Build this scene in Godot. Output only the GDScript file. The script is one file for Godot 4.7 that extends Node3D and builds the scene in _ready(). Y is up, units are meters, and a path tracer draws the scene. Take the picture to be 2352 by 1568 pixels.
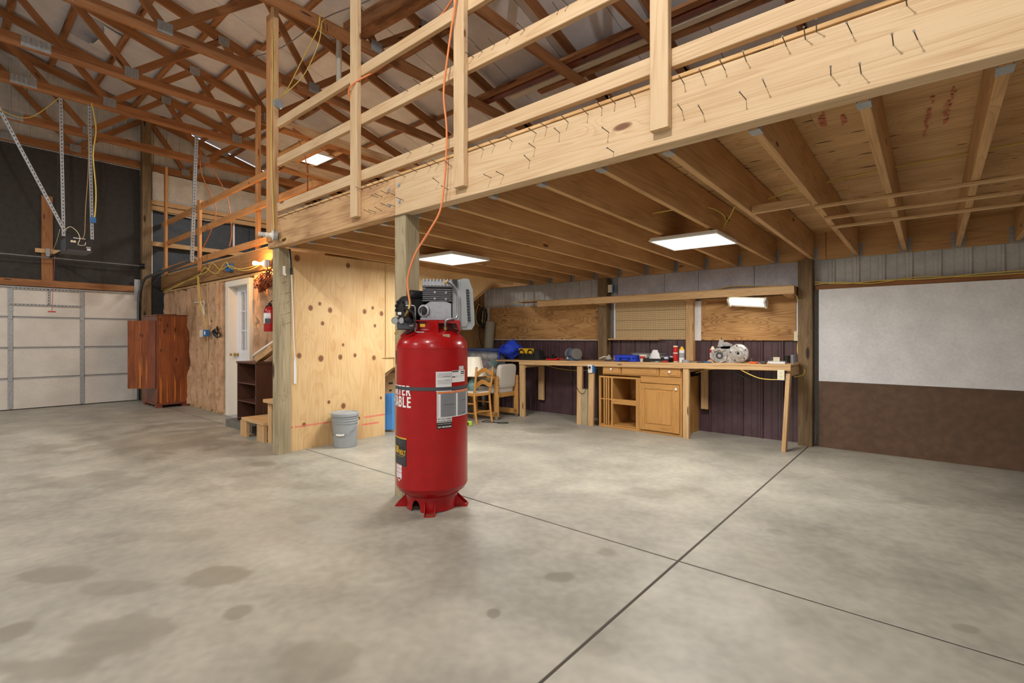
extends Node3D
# A pole-barn workshop under a loft: red air compressor, workbench, insulated room, roof trusses.

var M := {}
var R := RandomNumberGenerator.new()
var taken := {}
const ORD := ["first", "second", "third", "fourth", "fifth", "sixth", "seventh", "eighth", "ninth", "tenth", "eleventh", "twelfth", "thirteenth", "fourteenth", "fifteenth", "sixteenth", "seventeenth", "eighteenth"]

# ---------------------------------------------------------------- mesh building
class MB:
	var v := PackedVector3Array()
	var n := PackedVector3Array()
	var u := PackedVector2Array()
	var ix := PackedInt32Array()
	var T := Transform3D()

	func face(p: Array, uv: Array, out_dir: Vector3) -> void:
		var g: Vector3 = (p[1] - p[0]).cross(p[2] - p[0])
		var flip := g.dot(out_dir) > 0.0
		var nn := g.normalized() * (1.0 if flip else -1.0)
		var b := v.size()
		for k in p.size():
			v.append(T * (p[k] as Vector3))
			n.append((T.basis * nn).normalized())
			u.append(uv[k])
		for k in range(1, p.size() - 1):
			if flip:
				ix.append_array([b, b + k + 1, b + k])
			else:
				ix.append_array([b, b + k, b + k + 1])

	# board from p0 to p1, w across, h along up; edges chamfered by bev; uv in metres along the length
	func board(p0: Vector3, p1: Vector3, w: float, h: float, up := Vector3.UP, bev := 0.003, uo := Vector2.ZERO) -> void:
		var d := (p1 - p0).normalized()
		if absf(d.dot(up)) > 0.98:
			up = Vector3.BACK if absf(d.z) < 0.9 else Vector3.RIGHT
		var s := d.cross(up).normalized()
		var t := s.cross(d).normalized()
		var l := (p1 - p0).length()
		var a := w / 2
		var c := h / 2
		var q: Array = [Vector2(a - bev, c), Vector2(a, c - bev), Vector2(a, -c + bev), Vector2(a - bev, -c), Vector2(-a + bev, -c), Vector2(-a, -c + bev), Vector2(-a, c - bev), Vector2(-a + bev, c)] if bev > 0 else [Vector2(a, c), Vector2(a, -c), Vector2(-a, -c), Vector2(-a, c)]
		var m := q.size()
		var per := 0.0
		var cap0 := []
		var cap1 := []
		var uvc := []
		for k in m:
			var A: Vector2 = q[k]
			var B: Vector2 = q[(k + 1) % m]
			var e := (B - A).length()
			var pa := s * A.x + t * A.y
			var pb := s * B.x + t * B.y
			face([p0 + pa, p0 + pb, p1 + pb, p1 + pa], [uo + Vector2(0, per), uo + Vector2(0, per + e), uo + Vector2(l, per + e), uo + Vector2(l, per)], _norm_out(A, B, s, t))
			per += e
			cap0.append(p0 + pa)
			cap1.append(p1 + pa)
			uvc.append(uo + Vector2(A.x * 0.3, A.y * 0.6))
		face(cap0, uvc, -d)
		face(cap1, uvc, d)

	func _norm_out(A: Vector2, B: Vector2, s: Vector3, t: Vector3) -> Vector3:
		var e := B - A
		var nn := Vector2(e.y, -e.x)
		if nn.dot(A + B) < 0:
			nn = -nn
		return s * nn.x + t * nn.y

	# axis-aligned box (in T) by centre and size, grain along the longest side
	func box(c: Vector3, s: Vector3, bev := 0.003, uo := Vector2.ZERO) -> void:
		bev = minf(bev, minf(s.x, minf(s.y, s.z)) * 0.35)
		if s.x >= s.y and s.x >= s.z:
			board(c - Vector3(s.x / 2, 0, 0), c + Vector3(s.x / 2, 0, 0), s.z, s.y, Vector3.UP, bev, uo)
		elif s.y >= s.z:
			board(c - Vector3(0, s.y / 2, 0), c + Vector3(0, s.y / 2, 0), s.x, s.z, Vector3.BACK, bev, uo)
		else:
			board(c - Vector3(0, 0, s.z / 2), c + Vector3(0, 0, s.z / 2), s.x, s.y, Vector3.UP, bev, uo)

	# box between two corners
	func bx(a: Vector3, b: Vector3, bev := 0.003, uo := Vector2.ZERO) -> void:
		box((a + b) / 2, (b - a).abs(), bev, uo)

	# turned shape about local Y: profile of Vector2(radius, height)
	func lathe(prof: Array, seg := 24, a0 := 0.0, a1 := TAU, sharp := 40.0) -> void:
		var m := prof.size()
		var sn := []
		for k in m - 1:
			var d: Vector2 = prof[k + 1] - prof[k]
			sn.append(Vector2(d.y, -d.x).normalized() if d.length() > 1e-7 else Vector2(1, 0))
		for k in m - 1:
			var na: Vector2 = sn[k]
			var nb: Vector2 = sn[k]
			if k > 0 and sn[k].angle_to(sn[k - 1]) < deg_to_rad(sharp) and sn[k].angle_to(sn[k - 1]) > -deg_to_rad(sharp):
				na = (sn[k] + sn[k - 1]).normalized()
			if k < m - 2 and absf(sn[k].angle_to(sn[k + 1])) < deg_to_rad(sharp):
				nb = (sn[k] + sn[k + 1]).normalized()
			var b := v.size()
			for j in seg + 1:
				var an := lerpf(a0, a1, float(j) / seg)
				var cs := Vector2(sin(an), cos(an))
				for e in 2:
					var P: Vector2 = prof[k + e]
					var N: Vector2 = na if e == 0 else nb
					v.append(T * Vector3(P.x * cs.x, P.y, P.x * cs.y))
					n.append((T.basis * Vector3(N.x * cs.x, N.y, N.x * cs.y)).normalized())
					u.append(Vector2(an * maxf(P.x, 0.02), P.y))
			for j in seg:
				var i0 := b + j * 2
				ix.append_array([i0, i0 + 1, i0 + 3, i0, i0 + 3, i0 + 2])

	# round bar along a path
	func tube(pts: Array, r: float, seg := 8, cap := true) -> void:
		var m := pts.size()
		var up := Vector3(0.13, 0.97, 0.21)
		var d0: Vector3 = (pts[1] - pts[0]).normalized()
		var s := d0.cross(up).normalized()
		var rings := []
		var l := 0.0
		var b := v.size()
		for k in m:
			var d: Vector3 = ((pts[mini(k + 1, m - 1)] - pts[maxi(k - 1, 0)]) as Vector3).normalized()
			s = (s - d * s.dot(d)).normalized()
			var t := s.cross(d)
			if k > 0:
				l += ((pts[k] - pts[k - 1]) as Vector3).length()
			for j in seg + 1:
				var an := TAU * j / seg
				var o := s * cos(an) + t * sin(an)
				v.append(T * ((pts[k] as Vector3) + o * r))
				n.append((T.basis * o).normalized())
				u.append(Vector2(l, an * r))
		for k in m - 1:
			for j in seg:
				var i0 := b + k * (seg + 1) + j
				var i1 := i0 + seg + 1
				ix.append_array([i0, i0 + 1, i1, i0 + 1, i1 + 1, i1])
		if cap:
			for e in 2:
				var k := 0 if e == 0 else m - 1
				var ring := []
				var uvs := []
				for j in seg:
					ring.append(T.affine_inverse() * v[b + k * (seg + 1) + j])
					uvs.append(Vector2(0, 0))
				face(ring, uvs, (pts[0] - pts[1]) if e == 0 else (pts[m - 1] - pts[m - 2]))

	# polygon in local XY, from z=0 to z=d
	func ext(poly: PackedVector2Array, d: float, uo := Vector2.ZERO, swap := false) -> void:
		var tri := Geometry2D.triangulate_polygon(poly)
		for e in 2:
			for k in range(0, tri.size(), 3):
				var P := []
				var U := []
				for j in 3:
					var q := poly[tri[k + j]]
					P.append(Vector3(q.x, q.y, d * e))
					U.append(uo + (Vector2(q.y, q.x) if swap else q))
				face(P, U, Vector3(0, 0, 1 if (e == 1) == (d > 0) else -1))
		var ccw := not Geometry2D.is_polygon_clockwise(poly)
		var l := 0.0
		for k in poly.size():
			var A := poly[k]
			var B := poly[(k + 1) % poly.size()]
			var ed := B - A
			var nn := Vector2(ed.y, -ed.x) * (1.0 if ccw else -1.0)
			face([Vector3(A.x, A.y, 0), Vector3(B.x, B.y, 0), Vector3(B.x, B.y, d), Vector3(A.x, A.y, d)], [uo + Vector2(l, 0), uo + Vector2(l + ed.length(), 0), uo + Vector2(l + ed.length(), absf(d)), uo + Vector2(l, absf(d))], Vector3(nn.x, nn.y, 0))
			l += ed.length()

	# smooth sheet: f(a, b) -> Vector3 for a, b in 0..1; uv in metres su x sv
	func sheet(f: Callable, na: int, nb: int, su := 1.0, sv := 1.0, uo := Vector2.ZERO, flip := false) -> void:
		var b := v.size()
		var P := []
		for j in nb + 1:
			for i in na + 1:
				P.append(f.call(float(i) / na, float(j) / nb))
		for j in nb + 1:
			for i in na + 1:
				var dx: Vector3 = P[j * (na + 1) + mini(i + 1, na)] - P[j * (na + 1) + maxi(i - 1, 0)]
				var dy: Vector3 = P[mini(j + 1, nb) * (na + 1) + i] - P[maxi(j - 1, 0) * (na + 1) + i]
				var nn := dx.cross(dy).normalized()
				if flip:
					nn = -nn
				v.append(T * (P[j * (na + 1) + i] as Vector3))
				n.append((T.basis * nn).normalized())
				u.append(uo + Vector2(su * i / na, sv * j / nb))
		for j in nb:
			for i in na:
				var k := b + j * (na + 1) + i
				if flip:
					ix.append_array([k, k + 1, k + na + 2, k, k + na + 2, k + na + 1])
				else:
					ix.append_array([k, k + na + 2, k + 1, k, k + na + 1, k + na + 2])

	func mesh() -> ArrayMesh:
		var a := []
		a.resize(Mesh.ARRAY_MAX)
		a[Mesh.ARRAY_VERTEX] = v
		a[Mesh.ARRAY_NORMAL] = n
		a[Mesh.ARRAY_TEX_UV] = u
		a[Mesh.ARRAY_INDEX] = ix
		var am := ArrayMesh.new()
		am.add_surface_from_arrays(Mesh.PRIMITIVE_TRIANGLES, a)
		return am

func V(x: float, y: float, z: float) -> Vector3:
	return Vector3(x, y, z)

func ro() -> Vector2:
	return Vector2(R.randf() * 7.0, R.randf() * 5.0)

func numbered(nm: String) -> String:
	taken[nm] = taken.get(nm, 0) + 1
	return nm if taken[nm] == 1 else "%s_%03d" % [nm, taken[nm] - 1]

func put(mb: MB, nm: String, mat: String, par: Node = null) -> MeshInstance3D:
	return inst(mb.mesh(), nm, mat, par)

func inst(me: Mesh, nm: String, mat: String, par: Node = null, at := Vector3.ZERO) -> MeshInstance3D:
	var o := MeshInstance3D.new()
	o.mesh = me
	o.material_override = M[mat]
	o.position = at
	if par == null:
		o.name = numbered(nm)
		add_child(o)
	else:
		o.name = nm
		par.add_child(o, true)
	return o

func meta(o: Node, label: String, cat := "", grp := "", kind := "") -> Node:
	if label: o.set_meta("label", label)
	if cat: o.set_meta("category", cat)
	if grp: o.set_meta("group", grp)
	if kind: o.set_meta("kind", kind)
	return o

func thing(nm: String, label: String, cat: String, at := Vector3.ZERO, yaw := 0.0, grp := "", kind := "") -> Node3D:
	var o := Node3D.new()
	o.name = numbered(nm)
	add_child(o)
	o.position = at
	o.rotation_degrees.y = yaw
	meta(o, label, cat, grp, kind)
	return o

# one board as a mesh of its own
func bd(nm: String, mat: String, par: Node, p0: Vector3, p1: Vector3, w: float, h: float, up := Vector3.UP, bev := 0.003) -> MeshInstance3D:
	var m := MB.new()
	m.board(p0, p1, w, h, up, bev, ro())
	return put(m, nm, mat, par)

func bxp(nm: String, mat: String, par: Node, a: Vector3, b: Vector3, bev := 0.003) -> MeshInstance3D:
	var m := MB.new()
	m.bx(a, b, bev, ro())
	return put(m, nm, mat, par)

func tb(nm: String, mat: String, par: Node, pts: Array, r: float, seg := 8) -> MeshInstance3D:
	var m := MB.new()
	m.tube(pts, r, seg)
	return put(m, nm, mat, par)

func lt(nm: String, mat: String, par: Node, prof: Array, at: Vector3, basis := Basis(), seg := 24) -> MeshInstance3D:
	var m := MB.new()
	m.T = Transform3D(basis, Vector3.ZERO)
	m.lathe(prof, seg)
	var o := put(m, nm, mat, par)
	o.position = at
	return o

func exq(nm: String, mat: String, par: Node, poly: Array, d: float, tr: Transform3D, swap := false) -> MeshInstance3D:
	var m := MB.new()
	m.T = tr
	m.ext(PackedVector2Array(poly), d, ro(), swap)
	return put(m, nm, mat, par)

func crv(pts: Array, k := 6) -> Array:
	var o := []
	var m := pts.size()
	for i in m - 1:
		var a: Vector3 = pts[maxi(i - 1, 0)]
		var b: Vector3 = pts[i]
		var c: Vector3 = pts[i + 1]
		var d: Vector3 = pts[mini(i + 2, m - 1)]
		for j in k:
			o.append(b.cubic_interpolate(c, a, d, float(j) / k))
	o.append(pts[m - 1])
	return o

# lettering as thin solid text, in local XY centred at origin
func letters(txt: String, size: float, depth: float, bold := true, serif := false) -> Array:
	var t := TextMesh.new()
	var f := SystemFont.new()
	f.font_names = PackedStringArray(["Droid Serif" if serif else "Droid Sans"])
	f.font_weight = 800 if bold else 400
	t.font = f
	t.text = txt
	t.font_size = 64
	t.pixel_size = size / 64.0
	t.depth = depth
	t.curve_step = 4.0
	return t.get_mesh_arrays()

func text_mesh(txt: String, w: float, h: float, depth: float, bend := 0.0, mid := 0.0, bold := true) -> ArrayMesh:
	var a := letters(txt, 1.0, 1.0, bold)
	var p: PackedVector3Array = a[Mesh.ARRAY_VERTEX]
	var lo := Vector3(1e9, 1e9, 1e9)
	var hi := -lo
	for q in p:
		lo = lo.min(q)
		hi = hi.max(q)
	for k in p.size():
		var x := ((p[k].x - lo.x) / (hi.x - lo.x) - 0.5) * w
		var y := ((p[k].y - lo.y) / (hi.y - lo.y) - 0.5) * h
		var z := (p[k].z - lo.z) / (hi.z - lo.z) * depth
		if bend > 0:
			var an := x / bend + mid
			p[k] = Vector3(sin(an) * (bend + z), y, cos(an) * (bend + z))
		else:
			p[k] = Vector3(x, y, z)
	var nn: PackedVector3Array = a[Mesh.ARRAY_NORMAL]
	if bend > 0:
		for k in p.size():
			nn[k] = Vector3(p[k].x, 0, p[k].z).normalized()
	a[Mesh.ARRAY_VERTEX] = p
	a[Mesh.ARRAY_NORMAL] = nn
	var am := ArrayMesh.new()
	am.add_surface_from_arrays(Mesh.PRIMITIVE_TRIANGLES, a)
	return am

# ---------------------------------------------------------------- textures and materials
func fz(w: int, h: int, freq: float, sd: int, su := 1, oc := 3) -> PackedFloat32Array:
	var f := FastNoiseLite.new()
	f.seed = sd
	f.noise_type = FastNoiseLite.TYPE_SIMPLEX_SMOOTH
	f.frequency = freq
	f.fractal_octaves = oc
	var im := f.get_seamless_image(maxi(w / su, 8), h)
	im.convert(Image.FORMAT_RF)
	if su > 1:
		im.resize(w, h, Image.INTERPOLATE_CUBIC)
	return im.get_data().to_float32_array()

func tex(w: int, h: int, data: PackedByteArray) -> ImageTexture:
	return ImageTexture.create_from_image(Image.create_from_data(w, h, false, Image.FORMAT_RGB8, data))

# wood: growth rings are the level lines of a stretched noise; knots are hills in it
func wood_tex(w: int, h: int, c0: Color, c1: Color, rings: float, sd: int, knots := [], contrast := 0.6, su := 8, freq := 0.008, mottle := 0.25) -> ImageTexture:
	var g := fz(w, h, freq, sd, su, 2)
	var fib := fz(w, h, 0.12, sd + 1, 24, 3)
	var blo := fz(w, h, 0.006, sd + 2, 2, 3)
	var core := PackedFloat32Array()
	core.resize(w * h)
	for kn in knots:
		var kx: float = kn[0] * w
		var ky: float = kn[1] * h
		var kr: float = kn[2] * h
		var sx: float = kn[3] if kn.size() > 3 else 1.6
		var x0 := int(kx - kr * 7 * sx)
		var x1 := int(kx + kr * 7 * sx)
		var y0 := int(ky - kr * 6)
		var y1 := int(ky + kr * 6)
		for y in range(y0, y1):
			for x in range(x0, x1):
				var dx := (x - kx) / (kr * sx)
				var dy := (y - ky) / kr
				var q := dx * dx + dy * dy
				var at := posmod(y, h) * w + posmod(x, w)
				g[at] += 0.55 / (1.0 + q * 0.9) * clampf(1.0 - q / 36.0, 0.0, 1.0)
				if q < 1.5:
					core[at] = maxf(core[at], clampf(1.5 - q, 0.0, 1.0))
	var d := PackedByteArray()
	d.resize(w * h * 3)
	for k in w * h:
		var r := fposmod(g[k] * rings, 1.0)
		var ring := r * r * r
		ring = ring if r < 0.9 else (1.0 - r) * 7.0
		var t := clampf(ring * contrast + (fib[k] - 0.5) * 0.55 + (blo[k] - 0.5) * mottle * 2.0 + 0.12, 0.0, 1.0)
		var c := core[k]
		d[k * 3] = int(255 * clampf(lerpf(lerpf(c0.r, c1.r, t), c1.r * 0.66, c), 0, 1))
		d[k * 3 + 1] = int(255 * clampf(lerpf(lerpf(c0.g, c1.g, t), c1.g * 0.58, c), 0, 1))
		d[k * 3 + 2] = int(255 * clampf(lerpf(lerpf(c0.b, c1.b, t), c1.b * 0.55, c), 0, 1))
	return tex(w, h, d)

# speckled or patchy surface
func patch_tex(w: int, h: int, c0: Color, c1: Color, f1: float, f2: float, sd: int, mixf := 0.5, su := 1) -> ImageTexture:
	var a := fz(w, h, f1, sd, su, 4)
	var b := fz(w, h, f2, sd + 5, su, 3)
	var d := PackedByteArray()
	d.resize(w * h * 3)
	for k in w * h:
		var t := clampf((a[k] - 0.5) * 1.6 + 0.5, 0, 1) * mixf + clampf((b[k] - 0.5) * 1.8 + 0.5, 0, 1) * (1.0 - mixf)
		d[k * 3] = int(255 * lerpf(c0.r, c1.r, t))
		d[k * 3 + 1] = int(255 * lerpf(c0.g, c1.g, t))
		d[k * 3 + 2] = int(255 * lerpf(c0.b, c1.b, t))
	return tex(w, h, d)

func C(r: int, g: int, b: int) -> Color:
	return Color8(r, g, b)

func mat(nm: String, col: Color, rough := 0.7, metal := 0.0, t: Texture2D = null, um := 1.0, vm := 1.0) -> StandardMaterial3D:
	var m := StandardMaterial3D.new()
	m.resource_name = nm
	m.albedo_color = col
	m.roughness = rough
	m.metallic = metal
	if t:
		m.albedo_texture = t
		m.uv1_scale = Vector3(1.0 / um, 1.0 / vm, 1)
	M[nm] = m
	return m

func tri(nm: String, t: Texture2D, size: float, rough := 0.8, col := Color.WHITE) -> StandardMaterial3D:
	var m := mat(nm, col, rough, 0.0, t)
	m.uv1_triplanar = true
	m.uv1_world_triplanar = true
	m.uv1_scale = Vector3.ONE / size
	return m

# printed sheet: rows of small type, blocks of colour
func print_tex(w: int, h: int, bg: Color, ink: Color, cols: int, rows: int, heads: Array, sd: int) -> ImageTexture:
	var im := Image.create(w, h, false, Image.FORMAT_RGB8)
	im.fill(bg)
	var q := RandomNumberGenerator.new()
	q.seed = sd
	var cw := w / cols
	var rh := maxi(h / rows, 2)
	for c in cols:
		for r in rows:
			var x := c * cw + 4
			var stop := (c + 1) * cw - 5 - (q.randi() % (cw / 2) if q.randf() < 0.25 else 0)
			while x < stop:
				var l := q.randi_range(3, 9)
				im.fill_rect(Rect2i(x, r * rh + rh / 4, mini(l, stop - x), maxi(rh / 2, 1)), ink.lerp(bg, q.randf() * 0.4))
				x += l + 2
	for e in heads:
		im.fill_rect(Rect2i(int(e[0] * w), int(e[1] * h), int(e[2] * w), int(e[3] * h)), e[4])
	return ImageTexture.create_from_image(im)

func _ready() -> void:
	R.seed = 7
	# ---- camera, sky, exposure
	var cam := Camera3D.new()
	cam.name = "camera"
	cam.projection = Camera3D.PROJECTION_FRUSTUM
	cam.near = 0.05
	cam.far = 200.0
	cam.size = 0.05 * 2.0 * 784.0 / 1131.0
	cam.frustum_offset = Vector2(0, -0.05 * 9.0 / 1131.0)
	cam.position = V(0, 1.25, 0)
	cam.rotation_degrees.y = 40.44
	add_child(cam)
	cam.current = true
	var we := WorldEnvironment.new()
	we.name = "environment"
	var env := Environment.new()
	env.background_mode = Environment.BG_SKY
	var sky := Sky.new()
	var sm := ProceduralSkyMaterial.new()
	sm.sky_top_color = Color(0.72, 0.8, 0.92)
	sm.sky_horizon_color = Color(0.92, 0.94, 0.97)
	sm.ground_bottom_color = Color(0.4, 0.4, 0.36)
	sm.ground_horizon_color = Color(0.8, 0.8, 0.8)
	sm.sky_energy_multiplier = 1.6
	sky.sky_material = sm
	env.sky = sky
	env.tonemap_mode = Environment.TONE_MAPPER_LINEAR
	env.tonemap_exposure = 1.0
	env.sdfgi_enabled = true
	env.ssao_enabled = true
	env.ssil_enabled = true
	we.environment = env
	add_child(we)
	materials()
	lamps()
	# ---- the place
	building()
	roof_frame()
	loft()
	gable_side()
	room_wall()
	back_wall()
	# ---- the things
	compressor()
	bench()
	bench_things()
	seats_corner()
	left_things()
	cables()

func led_panel(at: Vector3, label: String, energy: float, turn := 0.0) -> void:
	var t := thing("led_panel", label, "light", at, turn, "square panel lights")
	var f := MB.new()
	for s in [[-.297, 0, .016, .61], [.297, 0, .016, .61], [0, -.297, .578, .016], [0, .297, .578, .016]]:
		f.box(V(s[0], 0.008, s[1]), V(s[2], 0.016, s[3]), 0.002)
	put(f, "frame", "white_paint", t)
	bxp("housing", "white_paint", t, V(-.295, .012, -.295), V(.295, .035, .295))
	bxp("driver_box", "galv", t, V(-.09, .035, -.06), V(.09, .065, .06))
	bxp("diffuser", "glow_panel", t, V(-.289, .004, -.289), V(.289, .010, .289), 0.001)
	if at.y > 3.0:
		for x in [-.25, .25]:
			tb("hanger_wire", "steel", t, [V(x, .03, 0), V(x * .1, .125, 0)], .003, 6)
		if at.x < -8.5:
			bd("hanger_board", "fir", t, V(-.62, .08, .33), V(.7, .08, .33), .09, .04)
			bd("hanger_board", "fir", t, V(-.62, .08, -.33), V(.7, .08, -.33), .09, .04)
	var a := AreaLight3D.new()
	a.name = "panel_light"
	a.area_size = Vector2(0.57, 0.57)
	a.light_energy = energy
	a.light_color = Color(1.0, 0.988, 0.968)
	a.rotation_degrees.x = -90
	a.position.y = -0.012
	a.shadow_enabled = true
	t.add_child(a)

func lamps() -> void:
	# panels on the truss chords, two of them added as unseen fill, and those of the loft
	# bare high-wattage bulb on the chord over the open floor: it throws the crisp shadows of nails and beam
	var hb := thing("hanging_bulb", "bare bright bulb hung from the truss chord above the open floor", "light", V(-1.1, 4.5, 0.3))
	tb("cord", "black_rubber", hb, [V(0, .03, 0), V(0, .13, 0)], .005, 6)
	lt("bulb_socket", "porcelain", hb, [Vector2(0, .05), Vector2(.03, .05), Vector2(.026, .0), Vector2(.02, -.02), Vector2(0, -.02)], Vector3.ZERO, Basis(), 16)
	lt("glow_bulb", "glow_panel", hb, [Vector2(0, -.16), Vector2(.035, -.155), Vector2(.045, -.13), Vector2(.045, -.06), Vector2(.02, -.02), Vector2(0, -.02)], Vector3.ZERO, Basis(), 20)
	var bl := OmniLight3D.new()
	bl.name = "bulb_light"
	bl.light_energy = 8.0
	bl.light_color = Color(1.0, 0.988, 0.968)
	bl.light_size = 0.045
	bl.omni_range = 30.0
	bl.position.y = -0.1
	bl.shadow_enabled = true
	hb.add_child(bl)
	led_panel(V(-8.05, 4.5, 1.6), "square panel light hung above the floor before the garage door", 16.0)
	led_panel(V(-3.6, 4.5, 4.0), "unseen square panel light added as fill far behind the open floor", 18.0)  # out of view, added to lift the ambient light
	led_panel(V(2.8, 4.5, 2.6), "unseen square panel light added as fill at the far end of the barn", 14.0)  # another unseen panel, put in for fill light
	led_panel(V(-1.68, 2.128, -4.57), "square panel light under the joists above the workbench cabinet", 5.4, 1.0)
	led_panel(V(-4.14, 2.128, -3.81), "square panel light under the joists behind the compressor", 5.2, 2.0)
	led_panel(V(-8.72, 4.56, -4.48), "square panel light glowing above the upper loft railing", 9.0)

func materials() -> void:
	var spk := [[.13, .3, .022, 1.5], [.62, .72, .028, 1.4], [.88, .2, .016, 1.3]]
	mat("spruce", Color.WHITE, 0.72, 0, wood_tex(1024, 512, C(216, 188, 150), C(186, 148, 106), 7.0, 11, spk, 0.55, 10, 0.006), 2.6, 0.62)
	mat("spruce_old", Color.WHITE, 0.75, 0, wood_tex(1024, 512, C(208, 168, 122), C(150, 108, 72), 7.0, 21, spk, 0.6, 10, 0.006, 0.5), 2.4, 0.6)
	mat("joist", Color.WHITE, 0.75, 0, wood_tex(1024, 512, C(204, 160, 108), C(156, 115, 70), 9.0, 31, [[.3, .4, .014], [.75, .62, .02]], 0.5, 10, 0.006, 0.35), 3.0, 0.75)
	mat("truss", Color.WHITE, 0.75, 0, wood_tex(512, 512, C(164, 112, 68), C(110, 69, 38), 8.0, 41, [[.2, .3, .014], [.7, .66, .018]], 0.6, 10, 0.008, 0.35), 2.2, 0.6)
	mat("purlin", Color.WHITE, 0.8, 0, wood_tex(512, 512, C(170, 122, 82), C(102, 64, 40), 10.0, 51, [[.35, .4, .02], [.8, .7, .03]], 0.8, 5, 0.012, 0.6), 1.8, 0.5)
	mat("railing_wood", Color.WHITE, 0.75, 0, wood_tex(512, 256, C(206, 150, 94), C(160, 102, 56), 6.0, 61, [[.3, .4, .03], [.7, .6, .02]], 0.5, 10, 0.012), 2.4, 0.4)
	mat("treated", Color.WHITE, 0.8, 0, wood_tex(512, 512, C(178, 163, 132), C(120, 108, 82), 9.0, 71, [[.22, .3, .03, 1.2], [.7, .6, .035, 1.2]], 0.7, 8, 0.01, 0.4), 1.9, 0.58)
	mat("treated_dark", Color.WHITE, 0.8, 0, wood_tex(512, 512, C(136, 112, 80), C(86, 70, 48), 9.0, 75, [[.22, .3, .03, 1.2], [.7, .6, .035, 1.2]], 0.7, 8, 0.01, 0.4), 1.9, 0.58)
	mat("ply_dark", Color.WHITE, 0.7, 0, wood_tex(1024, 512, C(198, 154, 98), C(134, 90, 48), 9.0, 81, [[.55, .62, .012, 2.0], [.2, .3, .012, 2.0]], 0.9, 4, 0.005, 0.25), 1.9, 0.62)
	mat("ply_brown", Color.WHITE, 0.75, 0, wood_tex(512, 512, C(158, 118, 74), C(118, 82, 46), 6.0, 85, [], 0.5, 8, 0.008, 0.3), 2.0, 1.2)
	mat("subfloor", Color.WHITE, 0.8, 0, subfloor_tex(), 2.44, 1.22)
	mat("cedar", Color.WHITE, 0.35, 0, cedar_tex(), 1.7, 0.9)
	mat("cedar_dark", Color.WHITE, 0.4, 0, wood_tex(512, 256, C(132, 74, 52), C(88, 42, 28), 6.0, 95, [[.3, .4, .03], [.7, .6, .05]], 0.5, 10, 0.012), 1.6, 0.5)
	mat("oak", Color.WHITE, 0.45, 0, wood_tex(512, 512, C(198, 148, 84), C(152, 104, 50), 10.0, 101, [], 0.6, 10, 0.009, 0.25), 1.2, 0.45)
	mat("fir", Color.WHITE, 0.7, 0, wood_tex(512, 256, C(208, 172, 124), C(166, 126, 84), 7.0, 111, [[.3, .4, .03], [.8, .3, .02]], 0.55, 10, 0.012), 2.2, 0.4)
	mat("walnut", Color.WHITE, 0.5, 0, wood_tex(256, 256, C(92, 58, 42), C(62, 36, 26), 7.0, 121, [], 0.5, 8, 0.012), 1.0, 0.5)
	mat("chair_oak", C(186, 134, 70), 0.4)
	tri("kraft", patch_tex(512, 512, C(196, 160, 126), C(170, 132, 100), 0.006, 0.03, 131, 0.6), 1.3, 0.75)
	tri("fibre", patch_tex(256, 256, C(180, 160, 120), C(110, 92, 64), 0.03, 0.12, 135, 0.5), 0.5, 0.95)
	tri("white_board", patch_tex(512, 512, C(240, 240, 242), C(222, 222, 224), 0.01, 0.08, 141, 0.6), 1.7, 0.6)
	tri("foam_board", patch_tex(256, 256, C(196, 196, 204), C(170, 170, 180), 0.01, 0.06, 145, 0.6), 0.9, 0.6)
	tri("hardboard", patch_tex(512, 512, C(112, 84, 62), C(84, 62, 46), 0.02, 0.2, 151, 0.5), 1.2, 0.55)
	tri("black_sheet", patch_tex(512, 512, C(56, 51, 46), C(40, 36, 33), 0.02, 0.09, 155, 0.5), 1.4, 0.7)
	tri("navy_sheet", patch_tex(256, 256, C(52, 62, 72), C(38, 46, 54), 0.02, 0.09, 157, 0.5), 1.4, 0.5)
	tri("liner", patch_tex(512, 512, C(226, 224, 228), C(206, 204, 208), 0.008, 0.03, 161, 0.7), 2.0, 0.8)
	tri("canvas", patch_tex(512, 512, C(212, 206, 194), C(188, 182, 170), 0.012, 0.05, 165, 0.6), 1.6, 0.9)
	tri("galv", patch_tex(256, 256, C(178, 181, 184), C(146, 149, 152), 0.03, 0.1, 171, 0.5), 0.4, 0.42).metallic = 0.25
	tri("steel", patch_tex(256, 256, C(172, 174, 178), C(140, 142, 146), 0.03, 0.1, 173, 0.5), 0.3, 0.35).metallic = 0.8
	tri("siding_white", patch_tex(256, 256, C(204, 204, 202), C(184, 184, 182), 0.02, 0.1, 175, 0.6), 1.0, 0.5)
	tri("siding_purple", patch_tex(256, 256, C(92, 68, 74), C(72, 53, 58), 0.02, 0.1, 177, 0.6), 1.0, 0.42)
	tri("door_panel", patch_tex(512, 512, C(218, 211, 202), C(204, 197, 188), 0.006, 0.05, 181, 0.7), 1.5, 0.32)
	tri("red_paint", patch_tex(512, 512, C(168, 18, 22), C(152, 15, 19), 0.012, 0.06, 185, 0.5), 0.7, 0.3).clearcoat_enabled = true
	M["red_paint"].metallic_specular = 0.3
	M["red_paint"].clearcoat = 0.4
	M["red_paint"].clearcoat_roughness = 0.18
	tri("cast_alu", patch_tex(256, 256, C(176, 178, 184), C(150, 152, 158), 0.03, 0.12, 191, 0.5), 0.25, 0.42).metallic = 0.55
	tri("dirty_alu", patch_tex(256, 256, C(214, 212, 208), C(150, 145, 138), 0.02, 0.06, 193, 0.7), 0.3, 0.4).metallic = 0.35
	tri("carpet", patch_tex(256, 256, C(176, 168, 148), C(128, 118, 98), 0.1, 0.35, 195, 0.4), 0.25, 0.95)
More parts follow.
